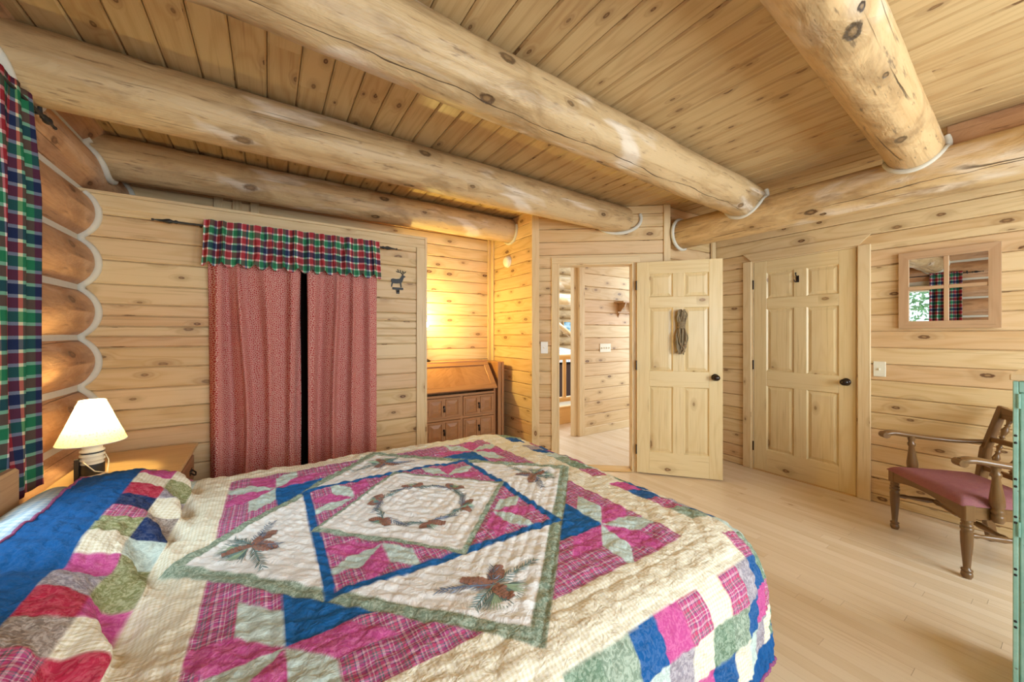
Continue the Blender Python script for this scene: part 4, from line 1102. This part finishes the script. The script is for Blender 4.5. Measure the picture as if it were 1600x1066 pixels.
# smooth the head profile by repeated midpoint insertion
for _ in range(3):
    q = [hd[0]]
    for a, b in zip(hd[:-1], hd[1:]): q += [a*.75+b*.25, a*.25+b*.75]
    q.append(hd[-1]); hd = np.array(q)
hl = np.concatenate([[0], np.cumsum(np.hypot(*np.diff(hd, axis=0).T))])
FX, NY_, FY_ = 1.275, .668, 2.20
def quilt_pos(S, T, detail=True):
    S = np.asarray(S, float); T = np.asarray(T, float)
    sc = np.minimum(S, FX); tc = np.clip(T, NY_, FY_)
    arc = np.clip(-.19-S, 0, None)
    x = np.where(S < -.19, np.interp(arc, hl, hd[:, 0]), sc)
    z = np.where(S < -.19, np.interp(arc, hl, hd[:, 1]), .652)
    # gentle crown of the mattress and the dip between two pillows
    z = z+.012*np.clip(1-((tc-1.43)/.8)**2, 0, 1)*np.clip(1-((np.maximum(S, -.2)-.5)/.85)**2, 0, 1)
    hw = np.clip((arc-.07)/.12, 0, 1)
    z = z-hw*(.03*np.exp(-((tc-1.43)/.06)**2)+.035*np.clip((tc-2.1)/.14, 0, 1)**2)
    dx = np.clip(S-FX, 0, None); dy = np.where(T < NY_, NY_-T, np.where(T > FY_, T-FY_, 0))
    RC = .13; mid = .5*(NY_+FY_)
    cxx = np.clip(S-(FX-RC), 0, None); cyy = np.where(T < mid, np.clip(NY_+RC-T, 0, None), np.clip(T-(FY_-RC), 0, None)); sy = np.where(T < mid, -1., 1.)
    cr = np.hypot(cxx, cyy); corner = (cxx > 0) & (cyy > 0)
    rr = np.maximum(np.where(corner, cr, np.hypot(dx, dy)), 1e-9)
    exx, eyy = np.where(corner, cxx, dx)/rr, np.where(corner, cyy, dy)/rr
    r = np.where(corner, np.clip(cr-RC, 0, None), dx+dy)
    s2 = (2*exx*eyy)**2; r = np.where(corner, r*(1-.30*s2*np.clip(r/.4, 0, 1)), r)
    by0 = np.where(T < mid, NY_+RC-eyy*RC, FY_-RC+eyy*RC)
    outc = corner & (cr > RC)
    bx = np.where(outc, FX-RC+exx*RC, np.minimum(x, FX)); by = np.where(outc, by0, tc)
    R = .12
    T1 = math.radians(25); R1, R2 = .40, .10; a1 = R1*T1; a2 = R2*(PI/2-T1)
    th2 = T1+np.clip(r-a1, 0, a2)/R2
    fh = np.where(r < a1, R1*np.sin(np.minimum(r, a1)/R1), R1*math.sin(T1)+R2*(np.sin(th2)-math.sin(T1)))
    fd = np.where(r < a1, R1*(1-np.cos(np.minimum(r, a1)/R1)), R1*(1-math.cos(T1))+R2*(math.cos(T1)-np.cos(th2)))
    fhang = np.clip(r-a1-a2, 0, None); wf = exx**2
    hang = np.clip(r-R*PI/2, 0, None)
    phi = np.arctan2(eyy, exx)
    cor = np.sin(2*phi)
    horiz = np.where(r < R*PI/2, R*np.sin(np.minimum(r, R*PI/2)/R), R+.05*hang)
    drop = np.where(r < R*PI/2, R*(1-np.cos(np.minimum(r, R*PI/2)/R)), R+.985*hang)
    horiz = horiz*(1-wf)+(fh+.03*fhang)*wf; drop = drop*(1-wf)+(fd+.99*fhang)*wf; hang = hang*(1-wf)+fhang*wf
    along = np.where(dx > dy, T, S)
    horiz = horiz+np.clip(hang*2.2, 0, 1)*(.016*np.sin(along*17+1)*(1-cor)+cor*(.012+.018*np.sin(phi*8+.6)))
    x = bx+exx*horiz; y = by+sy*eyy*horiz; z = z-drop
    if detail:
        ax, ay = S-QCX, T-QCY
        d1 = np.abs(ax)+np.abs(ay); dm = np.maximum(np.abs(ax)/HX, np.abs(ay)/HY)*.67
        f = np.where(d1 < .775, d1/.0484, dm/.047)
        puff = np.abs(np.sin(PI*f))**.6
        cross = np.abs(np.sin(PI*((ax-ay)/.11)))**.5
        wr = vnoise(S*9+3, T*9, 5)-.5; wr2 = vnoise(S*26+T*9, T*34-S*6, 6)-.5; wr3 = vnoise((S+T)*55, (S-T)*24, 7)-.5
        wr4 = vnoise(S*5, T*5+40, 9)-.5
        flat = 1-.6*np.clip(hang*8, 0, 1)
        hgt = (.0042*puff+.0026*cross+.005*wr+.0055*wr2+.0065*wr3+.012*wr4*flat)
        # bunched cloth in front of the pillows
        bn = np.exp(-((arc-.12)/.075)**2)*(S < -.15)
        hgt = hgt+bn*(.030*(vnoise(S*14+T*4, T*7.5, 12)-.5)+.022*np.sin(T*26+S*30+3*vnoise(T*3, S*3, 4)))
        hgt = hgt+np.clip((arc-.2)/.1, 0, 1)*.010*(vnoise(S*20, T*13, 15)-.5)
        # displace along approximate normal
        e = .004
        p0 = quilt_pos(S+e, T, False)-quilt_pos(S-e, T, False); p1 = quilt_pos(S, T+e, False)-quilt_pos(S, T-e, False)
        nn = np.cross(p0, p1); nn /= np.maximum(np.linalg.norm(nn, axis=-1, keepdims=True), 1e-9)
        return np.stack([x, y, z], -1)+nn*hgt[..., None]
    return np.stack([x, y, z], -1)

CRm = (.84, .79, .66); WHT = (.82, .80, .77); SAGE = (.30, .38, .27); BLUE = (.012, .115, .33); NAVY = (.010, .095, .29); MAG = (.57, .085, .28); MINT = (.56, .66, .60)
PLM = (.40, .10, .22); LAV = (.40, .34, .38); RDP = (.45, .05, .10); GRN = (.20, .30, .19); RED = (.50, .03, .07); DNV = (.015, .035, .12); OLV = (.33, .34, .14); TAN = (.38, .29, .24)
def quilt_paint(S, T):
    """fabric colour and weave (r plaid, g check, b print) at cloth coordinates"""
    n = S.shape
    col = np.empty(n+(3,), np.float32); wv = np.zeros(n+(3,), np.float32)
    ax, ay = S-QCX, T-QCY
    def put(mask, c, w=(0, 0, 0)): col[mask] = c; wv[mask] = w
    put(np.ones(n, bool), NAVY, (0, 0, .1))
    # patch border: counted from the outer line of the cream border
    cxo, cyo = HX+.14, HY+.152
    fx = (np.abs(ax)-cxo)/.098125; fy = (np.abs(ay)-cyo)/.0990588
    rowx = np.floor(fx).astype(int); rowy = np.floor(fy).astype(int)
    ring = np.maximum(rowx, rowy)
    headside = (ax < 0)
    inb = (ring >= 0) & (ring < 3) & ~((ax < 0) & (rowx >= 2))
    iu = np.floor((ax+cxo)/.098125).astype(int)+40; iv_ = np.floor((ay+cyo)/.0990588).astype(int)+40
    pal = [(CRm, (0, 1, 0)), (MAG, (0, 0, .4)), (LAV, (0, 0, 1)), (NAVY, (0, 0, .3)), (RDP, (1, 0, 0)), (MINT, (0, 0, .6)), (SAGE, (0, 0, 1)), (CRm, (0, 1, 0)), (GRN, (0, 0, 1)), (RDP, (1, 0, 0)), (NAVY, (0, 0, .3))]
    pal2 = [(CRm, (0, 1, 0)), (RED, (0, 0, .4)), (TAN, (0, 0, 1)), (DNV, (0, 0, .3)), (RDP, (1, 0, 0)), (MINT, (0, 0, .6)), (OLV, (0, 0, 1)), (CRm, (0, 1, 0)), (OLV, (0, 0, 1)), (MAG, (0, 0, .4)), (LAV, (0, 0, 1))]
    kk = (iu*3+iv_*4+(iu*iu+iv_) % 2*5) % len(pal)
    hd_ = ax < -cxo
    for i, (c, w) in enumerate(pal): put(inb & (kk == i), c, w)
    for i, (c, w) in enumerate(pal2): put(inb & hd_ & (kk == i), c, w)
    put((np.abs(ax) < cxo) & (np.abs(ay) < cyo), CRm, (0, 1, 0))
    put((np.abs(ax) < HX) & (np.abs(ay) < HY), PLM, (1, 0, 0))
    # corner stars
    def star(cx, cy, side, angs, first, lim):
        for i, a in enumerate(angs):
            a0, a1 = a, a+PI/4
            u = np.array([math.cos(a0), math.sin(a0)]); v = np.array([math.cos(a1), math.sin(a1)])
            det = u[0]*v[1]-u[1]*v[0]
            px, py = ax-cx, ay-cy
            p = (px*v[1]-py*v[0])/det; q = (u[0]*py-u[1]*px)/det
            c = MAG if (i+first) % 2 == 0 else MINT
            put((p > 0) & (q > 0) & (p < side) & (q < side) & lim, c, (0, 0, .5))
    rect = (np.abs(ax) < HX) & (np.abs(ay) < HY)
    for sx in (1, -1):
        for sy in (1, -1):
            cx, cy = sx*.475, sy*.495
            # blue triangle toward the centre
            put(((ax-cx)*sx < 0) & ((ay-cy)*sy < 0) & (ax*sx > .1) & (ay*sy > .1) & rect, BLUE, (0, 0, .1))
            base = math.atan2(-sy, 0)  # walk around from one axis to the other on the outer side
            if sx*sy > 0: angs = [math.atan2(-sy, 0)+k*PI/4 for k in range(6)]
            else: angs = [math.atan2(0, -sx)+k*PI/4 for k in range(6)]
            # choose the six sectors that avoid the blue quadrant
            mid = math.atan2(-sy, -sx)
            angs = [mid+PI/4+k*PI/4 for k in range(6)]
            star(cx, cy, .130, angs, 1 if sx*sy > 0 else 0, rect)
    D = np.abs(ax)/.765+np.abs(ay)/.79      # big square on point
    put(D < 1, SAGE, (0, 0, 1)); put(D < .925, WHT, (0, 0, .15))
    bx = np.maximum(np.abs(ax)/.385, np.abs(ay)/.393)
    put((bx < 1), BLUE, (0, 0, .1)); ib = bx < .925; put(ib, PLM, (1, 0, 0))
    for sx in (1, -1):
        for sy in (1, -1):
            cx, cy = sx*.205, sy*.21; mid = math.atan2(sy, sx)
            star(cx, cy, .105, [mid-PI/2+k*PI/4 for k in range(4)], 0, ib)
    d2 = np.abs(ax)/.385+np.abs(ay)/.393
    put((d2 < 1), SAGE, (0, 0, 1)); put(d2 < .93, WHT, (0, 0, .15))
    return col, wv

STEP = .0045; SSAA = 3
ns = int((QS1-QS0)/STEP)+1; nt = int((QT1-QT0)/STEP)+1
sv = QS0+np.arange(ns)*STEP; tv = QT0+np.arange(nt)*STEP
colA = np.zeros((ns, nt, 3), np.float32); wvA = np.zeros((ns, nt, 3), np.float32)
for i in range(SSAA):
    for j in range(SSAA):
        S, T = np.meshgrid(sv+(i-1)*STEP/SSAA, tv+(j-1)*STEP/SSAA, indexing='ij')
        # slightly wavy seams
        Sw = S+.007*(vnoise(S*6, T*6, 21)-.5); Tw = T+.007*(vnoise(S*6+50, T*6, 22)-.5)
        c, w_ = quilt_paint(Sw, Tw); colA += c; wvA += w_
colA /= SSAA**2; wvA /= SSAA**2
S, T = np.meshgrid(sv, tv, indexing='ij')
QP = quilt_pos(S, T)
def quilt_mat():
    m = NT('quilt_cotton'); u, v = m.uv()
    col = m.n('ShaderNodeVertexColor', layer_name='fabric').outputs[0]
    wv = m.n('ShaderNodeSeparateColor', {0: m.n('ShaderNodeVertexColor', layer_name='weave').outputs[0]})
    Z = (0, 0, 0)
    # plaid threads
    st1 = [(0, (.47, .075, .24)), (.16, (.05, .08, .22)), (.21, (.74, .50, .58)), (.27, (.50, .075, .24)), (.36, (.78, .68, .70)), (.40, (.45, .07, .24)), (.52, (.06, .22, .22)), (.58, (.70, .30, .42)), (.64, (.06, .22, .22)), (.70, (.62, .08, .18)), (.84, (.05, .08, .22)), (.89, (.75, .55, .6))]
    a = band(m, u, .052, st1); b = band(m, v, .052, st1)
    pl = m.mix(.5, a, b)
    pl = m.mix(.22, pl, col)
    # woven check
    ca = m.m('GREATER_THAN', m.m('FRACT', m.m('DIVIDE', u, .0105)), .55); cb = m.m('GREATER_THAN', m.m('FRACT', m.m('DIVIDE', v, .0105)), .55)
    ck = m.m('MULTIPLY_ADD', ca, .5, m.m('MULTIPLY', cb, .5))
    gi = m.mix(ck, col, m.mix(1.0, col, (.84, .79, .66), 'MULTIPLY'))
    # small print
    n = m.noise(m.xyz(m.m('MULTIPLY', u, 75), m.m('MULTIPLY', v, 75), 0), 1, 3, .6, 1.5)
    pr = m.mix(m.sm(n, .40, .62), m.mix(1.0, col, (.68, .70, .72), 'MULTIPLY'), m.mix(.16, col, (.9, .9, .85)))
    c = m.mix(m.m('MULTIPLY', wv.outputs[0], .95), col, pl); c = m.mix(wv.outputs[1], c, gi); c = m.mix(wv.outputs[2], c, pr)
    h1 = m.noise(m.xyz(m.m('MULTIPLY', u, 95), m.m('MULTIPLY', v, 70), 2), 1, 3); h2 = m.noise(m.xyz(m.m('MULTIPLY', u, 28), m.m('MULTIPLY', v, 36), 7), 1, 3, .6, .8)
    h = m.m('MULTIPLY_ADD', h2, 1.3, m.m('MULTIPLY', h1, .5))
    return m.done(c, .9, .12, h, .55, .010)
qo = grid_obj('quilt', QP, np.stack([S, T], -1), quilt_mat(), None, colA, wvA)
tag(qo, 'patchwork quilt with pine cone medallion, plaid stars and navy edge spread over the bed', 'quilt')
# navy/pink binding along the hem
def qline(pts, rad, name, mat, parent):
    P = quilt_pos(np.array([p[0] for p in pts]), np.array([p[1] for p in pts]))
    mb = MB(); mb.tube([tuple(p) for p in P], rad, 6); return mb.build(name, mat, parent)
bp = [(QS0, y) for y in np.linspace(QT0, QT1, 200)]
M['binding'] = plain('binding_cloth', (.30, .09, .20), .9, .1, nz=.6, sc=120)
qline(bp, .005, 'binding', M['binding'], qo)
bp = [(x, QT0) for x in np.linspace(QS0, QS1, 300)]+[(QS1, y) for y in np.linspace(QT0, QT1, 300)][1:]
qline(bp, .005, 'binding', M['binding'], qo)
# embroidery: needle sprays and cones
Ec = {'g': (.16, .24, .23), 'b': (.17, .20, .27), 'c': (.31, .155, .115), 'l': (.33, .44, .30)}
EK = list(Ec); EMAT = [plain('thread_'+k, Ec[k], .8, .2, nz=.3, sc=90) for k in EK]
EM = []
def needle_branch(k, x, y, ang, L, n, nl):
    EM.append((x, y, x+L*math.cos(ang), y+L*math.sin(ang), .0026, k))
    for i in range(n):
        f = .12+.88*i/n; px, py = x+L*f*math.cos(ang), y+L*f*math.sin(ang)
        for sgn in (-1, 1):
            a = ang+sgn*random.uniform(.55, .8); l = nl*random.uniform(.75, 1.05)*(1.1-.4*f)
            EM.append((px, py, px+l*math.cos(a), py+l*math.sin(a), .0015, k))
def fan(x, y, ang, l):
    for i in range(11):
        a = ang+(i-5)*.13
        EM.append((x, y, x+l*math.cos(a), y+l*math.sin(a), .0026, 'l' if 2 < i < 8 else 'g'))
def cone(x, y, ang, L, W):
    n = 7
    for i in range(n):
        f = (i+.5)/n; w = W*math.sin(PI*(.12+.80*f))
        px, py = x+L*f*math.cos(ang), y+L*f*math.sin(ang)
        for j in range(-3, 4):
            o_ = w*j/3.5; bx, by = px-o_*math.sin(ang), py+o_*math.cos(ang)
            a = ang+j*.12
            EM.append((bx, by, bx+L/n*1.0*math.cos(a), by+L/n*1.0*math.sin(a), .0052, 'c'))
def flush():
    A = np.array([e[:5] for e in EM]); a = A[:, :2]; b = A[:, 2:4]; w = A[:, 4:5]
    d = b-a; d /= np.linalg.norm(d, axis=1)[:, None]; nn = np.stack([-d[:, 1], d[:, 0]], 1)
    corner = np.stack([a-nn*w*.6, (a+b)/2-nn*w, b-nn*w*.15, b+nn*w*.15, (a+b)/2+nn*w, a+nn*w*.6], 1)
    S_, T_ = corner[..., 0], corner[..., 1]; P = quilt_pos(S_, T_); e = .004
    p0 = quilt_pos(S_+e, T_, False)-quilt_pos(S_-e, T_, False); p1 = quilt_pos(S_, T_+e, False)-quilt_pos(S_, T_-e, False)
    nv_ = np.cross(p0, p1); nv_ /= np.linalg.norm(nv_, axis=-1, keepdims=True)
    P = P+nv_*.0022
    me = bpy.data.meshes.new('embroidery'); N_ = len(EM)
    me.from_pydata([tuple(p) for p in P.reshape(-1, 3)], [], [tuple(range(i*6, i*6+6)) for i in range(N_)])
    for q in EMAT: me.materials.append(q)
    me.polygons.foreach_set('material_index', [EK.index(e_[5]) for e_ in EM]); me.update()
    o = bpy.data.objects.new('embroidery', me); C.objects.link(o); o.parent = qo
    EM.clear()
for (mx, my, base) in ((0, -.56, -PI/2), (.545, 0, 0), (0, .56, PI/2), (-.545, 0, PI)):
    x, y = QCX+mx, QCY+my; R_ = lambda a: base+a
    needle_branch('g', x, y, R_(1.75), .165, 13, .035); needle_branch('b', x, y, R_(-1.95), .15, 12, .034); needle_branch('g', x, y, R_(-1.0), .10, 9, .034); needle_branch('b', x, y, R_(2.6), .085, 8, .032)
    fan(x+.02*math.cos(R_(.9)), y+.02*math.sin(R_(.9)), R_(.75), .075); fan(x+.03*math.cos(R_(-.35)), y+.03*math.sin(R_(-.35)), R_(-.45), .07)
    cone(x, y, R_(.15), .072, .02); cone(x, y, R_(1.9+.5), .078, .02); cone(x, y, R_(-2.35), .085, .018)
    flush()
for i in range(6):
    a = i*PI/3+.3; x, y = QCX+.165*math.cos(a), QCY+.165*math.sin(a)
    needle_branch('b', x, y, a+PI/2+.25, .115, 9, .028); needle_branch('g', x, y, a-PI/2-.3, .09, 8, .028); fan(x, y, a+.6, .05)
    cone(x, y, a+PI/2-.35, .062, .016); cone(x, y, a-.5, .045, .015)
flush()

# ------------------------------------------------------------------ hall beyond the doorway
HY_ = 3.62
board_wall('wall_hall', (3.42, HY_, 0), (7.0, HY_, 0), (0, -1, 0), 0, 2.75, .17, off=.09, th=.13, breaks=.3)
mb = MB(); mb.box(3.385, 3.42, HY_-.02, HY_+.15, 0, 2.75, ch=.004); mb.box(3.42, 3.475, HY_-.018, HY_-.0005, 0, 2.75, ch=.003); mb.box(3.33, 3.384, HY_+.03, HY_+.10, 0, 2.75, ch=.004)
struct(mb.build('trim_13', M['pine_trim']))
mb = MB(); mb.box(3.476, 7.0, HY_-.014, HY_-.0005, 0, .10, ch=.003); struct(mb.build('baseboard_hall', M['pine_trim']))
plate('light_switch', 'wide almond switch plate on the hall wall beyond the doorway', 'switch', (3.87, HY_-.001, 1.14), (1, 0, 0), (0, -1, 0), .21, .115, 4, M['almond'])
t = thing('wall_shelf', 'small brown bracketed shelf on the hall wall, partly behind the open door', 'shelf', (4.15, HY_-.001, 1.60))
mb = MB(); mb.box(-.10, .35, -.16, 0, .16, .18, ch=.003); mb.build('board', M['frame'], t)
for x in (-.02, .28):
    mb = MB(); mb.prism([(0, -.04), (0, .16), (-.14, .16), (-.12, .11), (-.05, .05)], (x-.009, 0, 0), (0, 1, 0), (0, 0, 1), (1, 0, 0), .018, grain=(0, 0, 1)); mb.build('bracket', M['frame'], t)
mb = MB(); mb.tube([(-.1, -.06, .03), (.35, -.06, .03)], .010, 10); mb.build('peg_rail', M['frame'], t)
# loft railing
t = thing('log_railing', 'yellow pine log railing seen through the open doorway', 'railing', (3.6, 4.28, 0))
mb = MB(); mb.tube([(-1.3, 0, .99), (2.6, 0, .99)], .045, 14); mb.build('top_rail', M['rail'], t)
mb = MB(); mb.tube([(-1.3, 0, .36), (2.6, 0, .36)], .040, 14); mb.build('bottom_rail', M['rail'], t)
for i in range(21):
    x = -1.22+i*.19
    mb = MB(); mb.lathe((x, 0, .34), (x, 0, .98), [(0, .02), (.1, .029), (.9, .029), (1, .02)], 12); mb.build('baluster', M['rail'], t)
for x in (-1.3, 2.62):
    mb = MB(); mb.lathe((x, 0, 0), (x, 0, 1.1), [(0, .06), (.95, .058), (1, .04)], 16); mb.build('post', M['rail'], t)
mb = MB(); mb.box(2.3, 7.0, 4.262, 4.33, -.3, .22, grain=(1, 0, 0), ch=.004); mb.box(2.3, 7.0, 4.255, 4.345, .22, .25, grain=(1, 0, 0), ch=.004)
struct(mb.build('trim_14', M['rail']))
# far room across the loft
mb = MB(); mb.box(1.0, 12., 4.35, 9.5, -.3, -.25); struct(mb.build('floor_loft', M['floor']))
wf = sempty('wall_far', (6, 9.2, 0))
for i in range(13):
    z = .0+i*.28
    o = log_mesh((1.0, 9.2, z), (12, 9.2, z), .15, .15, 70+i, .03, 20, .25).build('log', M['log'], wf); o.matrix_parent_inverse = Matrix.Translation(-V(wf.location))
t = thing('picture_frame', 'small framed blue picture on the far log wall through the doorway', 'picture', (7.92, 9.03, 1.38))
mb = MB(); X0, X1, Z0_, Z1_ = -.16, .22, -.05, .36
for q in ((X0, X1, Z0_, Z0_+.03), (X0, X1, Z1_-.03, Z1_), (X0, X0+.03, Z0_+.03, Z1_-.03), (X1-.03, X1, Z0_+.03, Z1_-.03)): mb.box(q[0], q[1], -.03, 0, q[2], q[3])
mb.build('frame', M['oak'], t)
mb = MB(); mb.box(X0+.03, X1-.03, -.012, -.006, Z0_+.03, Z1_-.03); mb.build('print', M['picture'], t)
t = thing('daybed', 'striped bed across the loft, seen behind the log railing', 'bed', (5.6, 7.4, 0))
mb = MB(); mb.box(-1.0, 1.2, -.55, .55, -.24, .62, ch=.03); mb.build('frame', M['dark'], t)
n = 30; P = np.zeros((n, n, 3)); UVs = np.zeros((n, n, 2))
for i in range(n):
    for j in range(n):
        a, b = i/(n-1), j/(n-1); P[i, j] = (-1.05+2.3*a, -.6+1.2*b, .66+.36*math.sin(PI*b)**.5*math.sin(PI*min(max(a, .02), .98))**.3); UVs[i, j] = (a*2.3, b*1.2)
grid_obj('blanket', P, UVs, M['stripes'], t)
t = thing('roof_truss', 'log truss with diagonal brace under the roof beyond the doorway', 'truss', (5.4, 6.6, 1.5))
mb = log_mesh((-2.2, 0, .62), (3.5, 0, .62), .13, .13, 91, .04); mb.build('tie_log', M['log'], t)
mb = log_mesh((-.7, 0, .56), (.6, 0, -.25), .07, .07, 92, .03); mb.build('brace', M['log'], t)
mb = log_mesh((-2.2, .3, 1.05), (3.5, .3, 1.05), .14, .14, 93, .04); mb.build('purlin', M['log'], t)

# ------------------------------------------------------------------ lights
def area(name, loc, rot, sx, sy, p, col):
    l = bpy.data.lights.new(name, 'AREA'); l.shape = 'RECTANGLE'; l.size = sx; l.size_y = sy; l.energy = p; l.color = col
    o = bpy.data.objects.new(name, l); C.objects.link(o); o.location = loc; o.rotation_euler = rot; return o
DAY = (.77, .91, 1.0)
for i, (a, b, c, d) in enumerate(S_WIN_ADDED):
    area('window_daylight', ((a+b)/2, YS-.11, (c+d)/2), (PI/2, 0, 0), b-a, d-c, (84, 122)[i], DAY)  # fill lamps in the added windows behind the camera
area('hall_daylight', (6.2, 5.6, 3.4), (math.radians(-38), math.radians(38), 0), 2.2, 2.2, 260, DAY)  # unseen fill lamp added to brighten the hall and loft
area('hall_daylight', (5.3, 2.95, 1.5), (0, math.radians(80), 0), 1.6, .8, 32, DAY)  # second added lamp, out of sight, lifting the hall floor and wall
area('sky_daylight', (-1.9, 1.67, 2.75), (0, math.radians(-48), 0), .9, 1.2, 130, (.72, .88, 1.0))
pl = bpy.data.lights.new('bedside_bulb', 'POINT'); pl.energy = 16; pl.color = (1, .80, .36); pl.shadow_soft_size = .03
o = bpy.data.objects.new('bedside_bulb', pl); C.objects.link(o); o.location = (-.695, 2.575, NZ+.31)
pl = bpy.data.lights.new('desk_bulb', 'POINT'); pl.energy = 42; pl.color = (1, .80, .24); pl.shadow_soft_size = .03
o = bpy.data.objects.new('desk_bulb', pl); C.objects.link(o); o.location = (1.325, 3.60, 1.475)

w = bpy.data.worlds.new('sky'); SC.world = w; w.use_nodes = True
bg = w.node_tree.nodes['Background']; bg.inputs[0].default_value = (.82, .92, 1, 1); bg.inputs[1].default_value = 2.2

# ------------------------------------------------------------------ camera
cam = bpy.data.cameras.new('camera'); co = bpy.data.objects.new('camera', cam); C.objects.link(co); SC.camera = co
cam.sensor_width = 36; cam.sensor_fit = 'HORIZONTAL'; cam.lens = 588/1600*36; cam.clip_start = .05
cam.shift_y = -(533-522)/1600
co.location = (0, 0, 1.33)
fwd = V((.5448, .8386, 0)).normalized()
co.rotation_euler = fwd.to_track_quat('-Z', 'Y').to_euler()

SC.view_settings.view_transform = 'Standard'; SC.view_settings.look = 'None'; SC.view_settings.gamma = 1; SC.view_settings.use_curve_mapping = False
SC.view_settings.exposure = -.15
SC.cycles.use_denoising = True
SC.cycles.max_bounces = 10; SC.cycles.diffuse_bounces = 6; SC.cycles.glossy_bounces = 4; SC.cycles.transparent_max_bounces = 12
SC.cycles.sample_clamp_indirect = 6
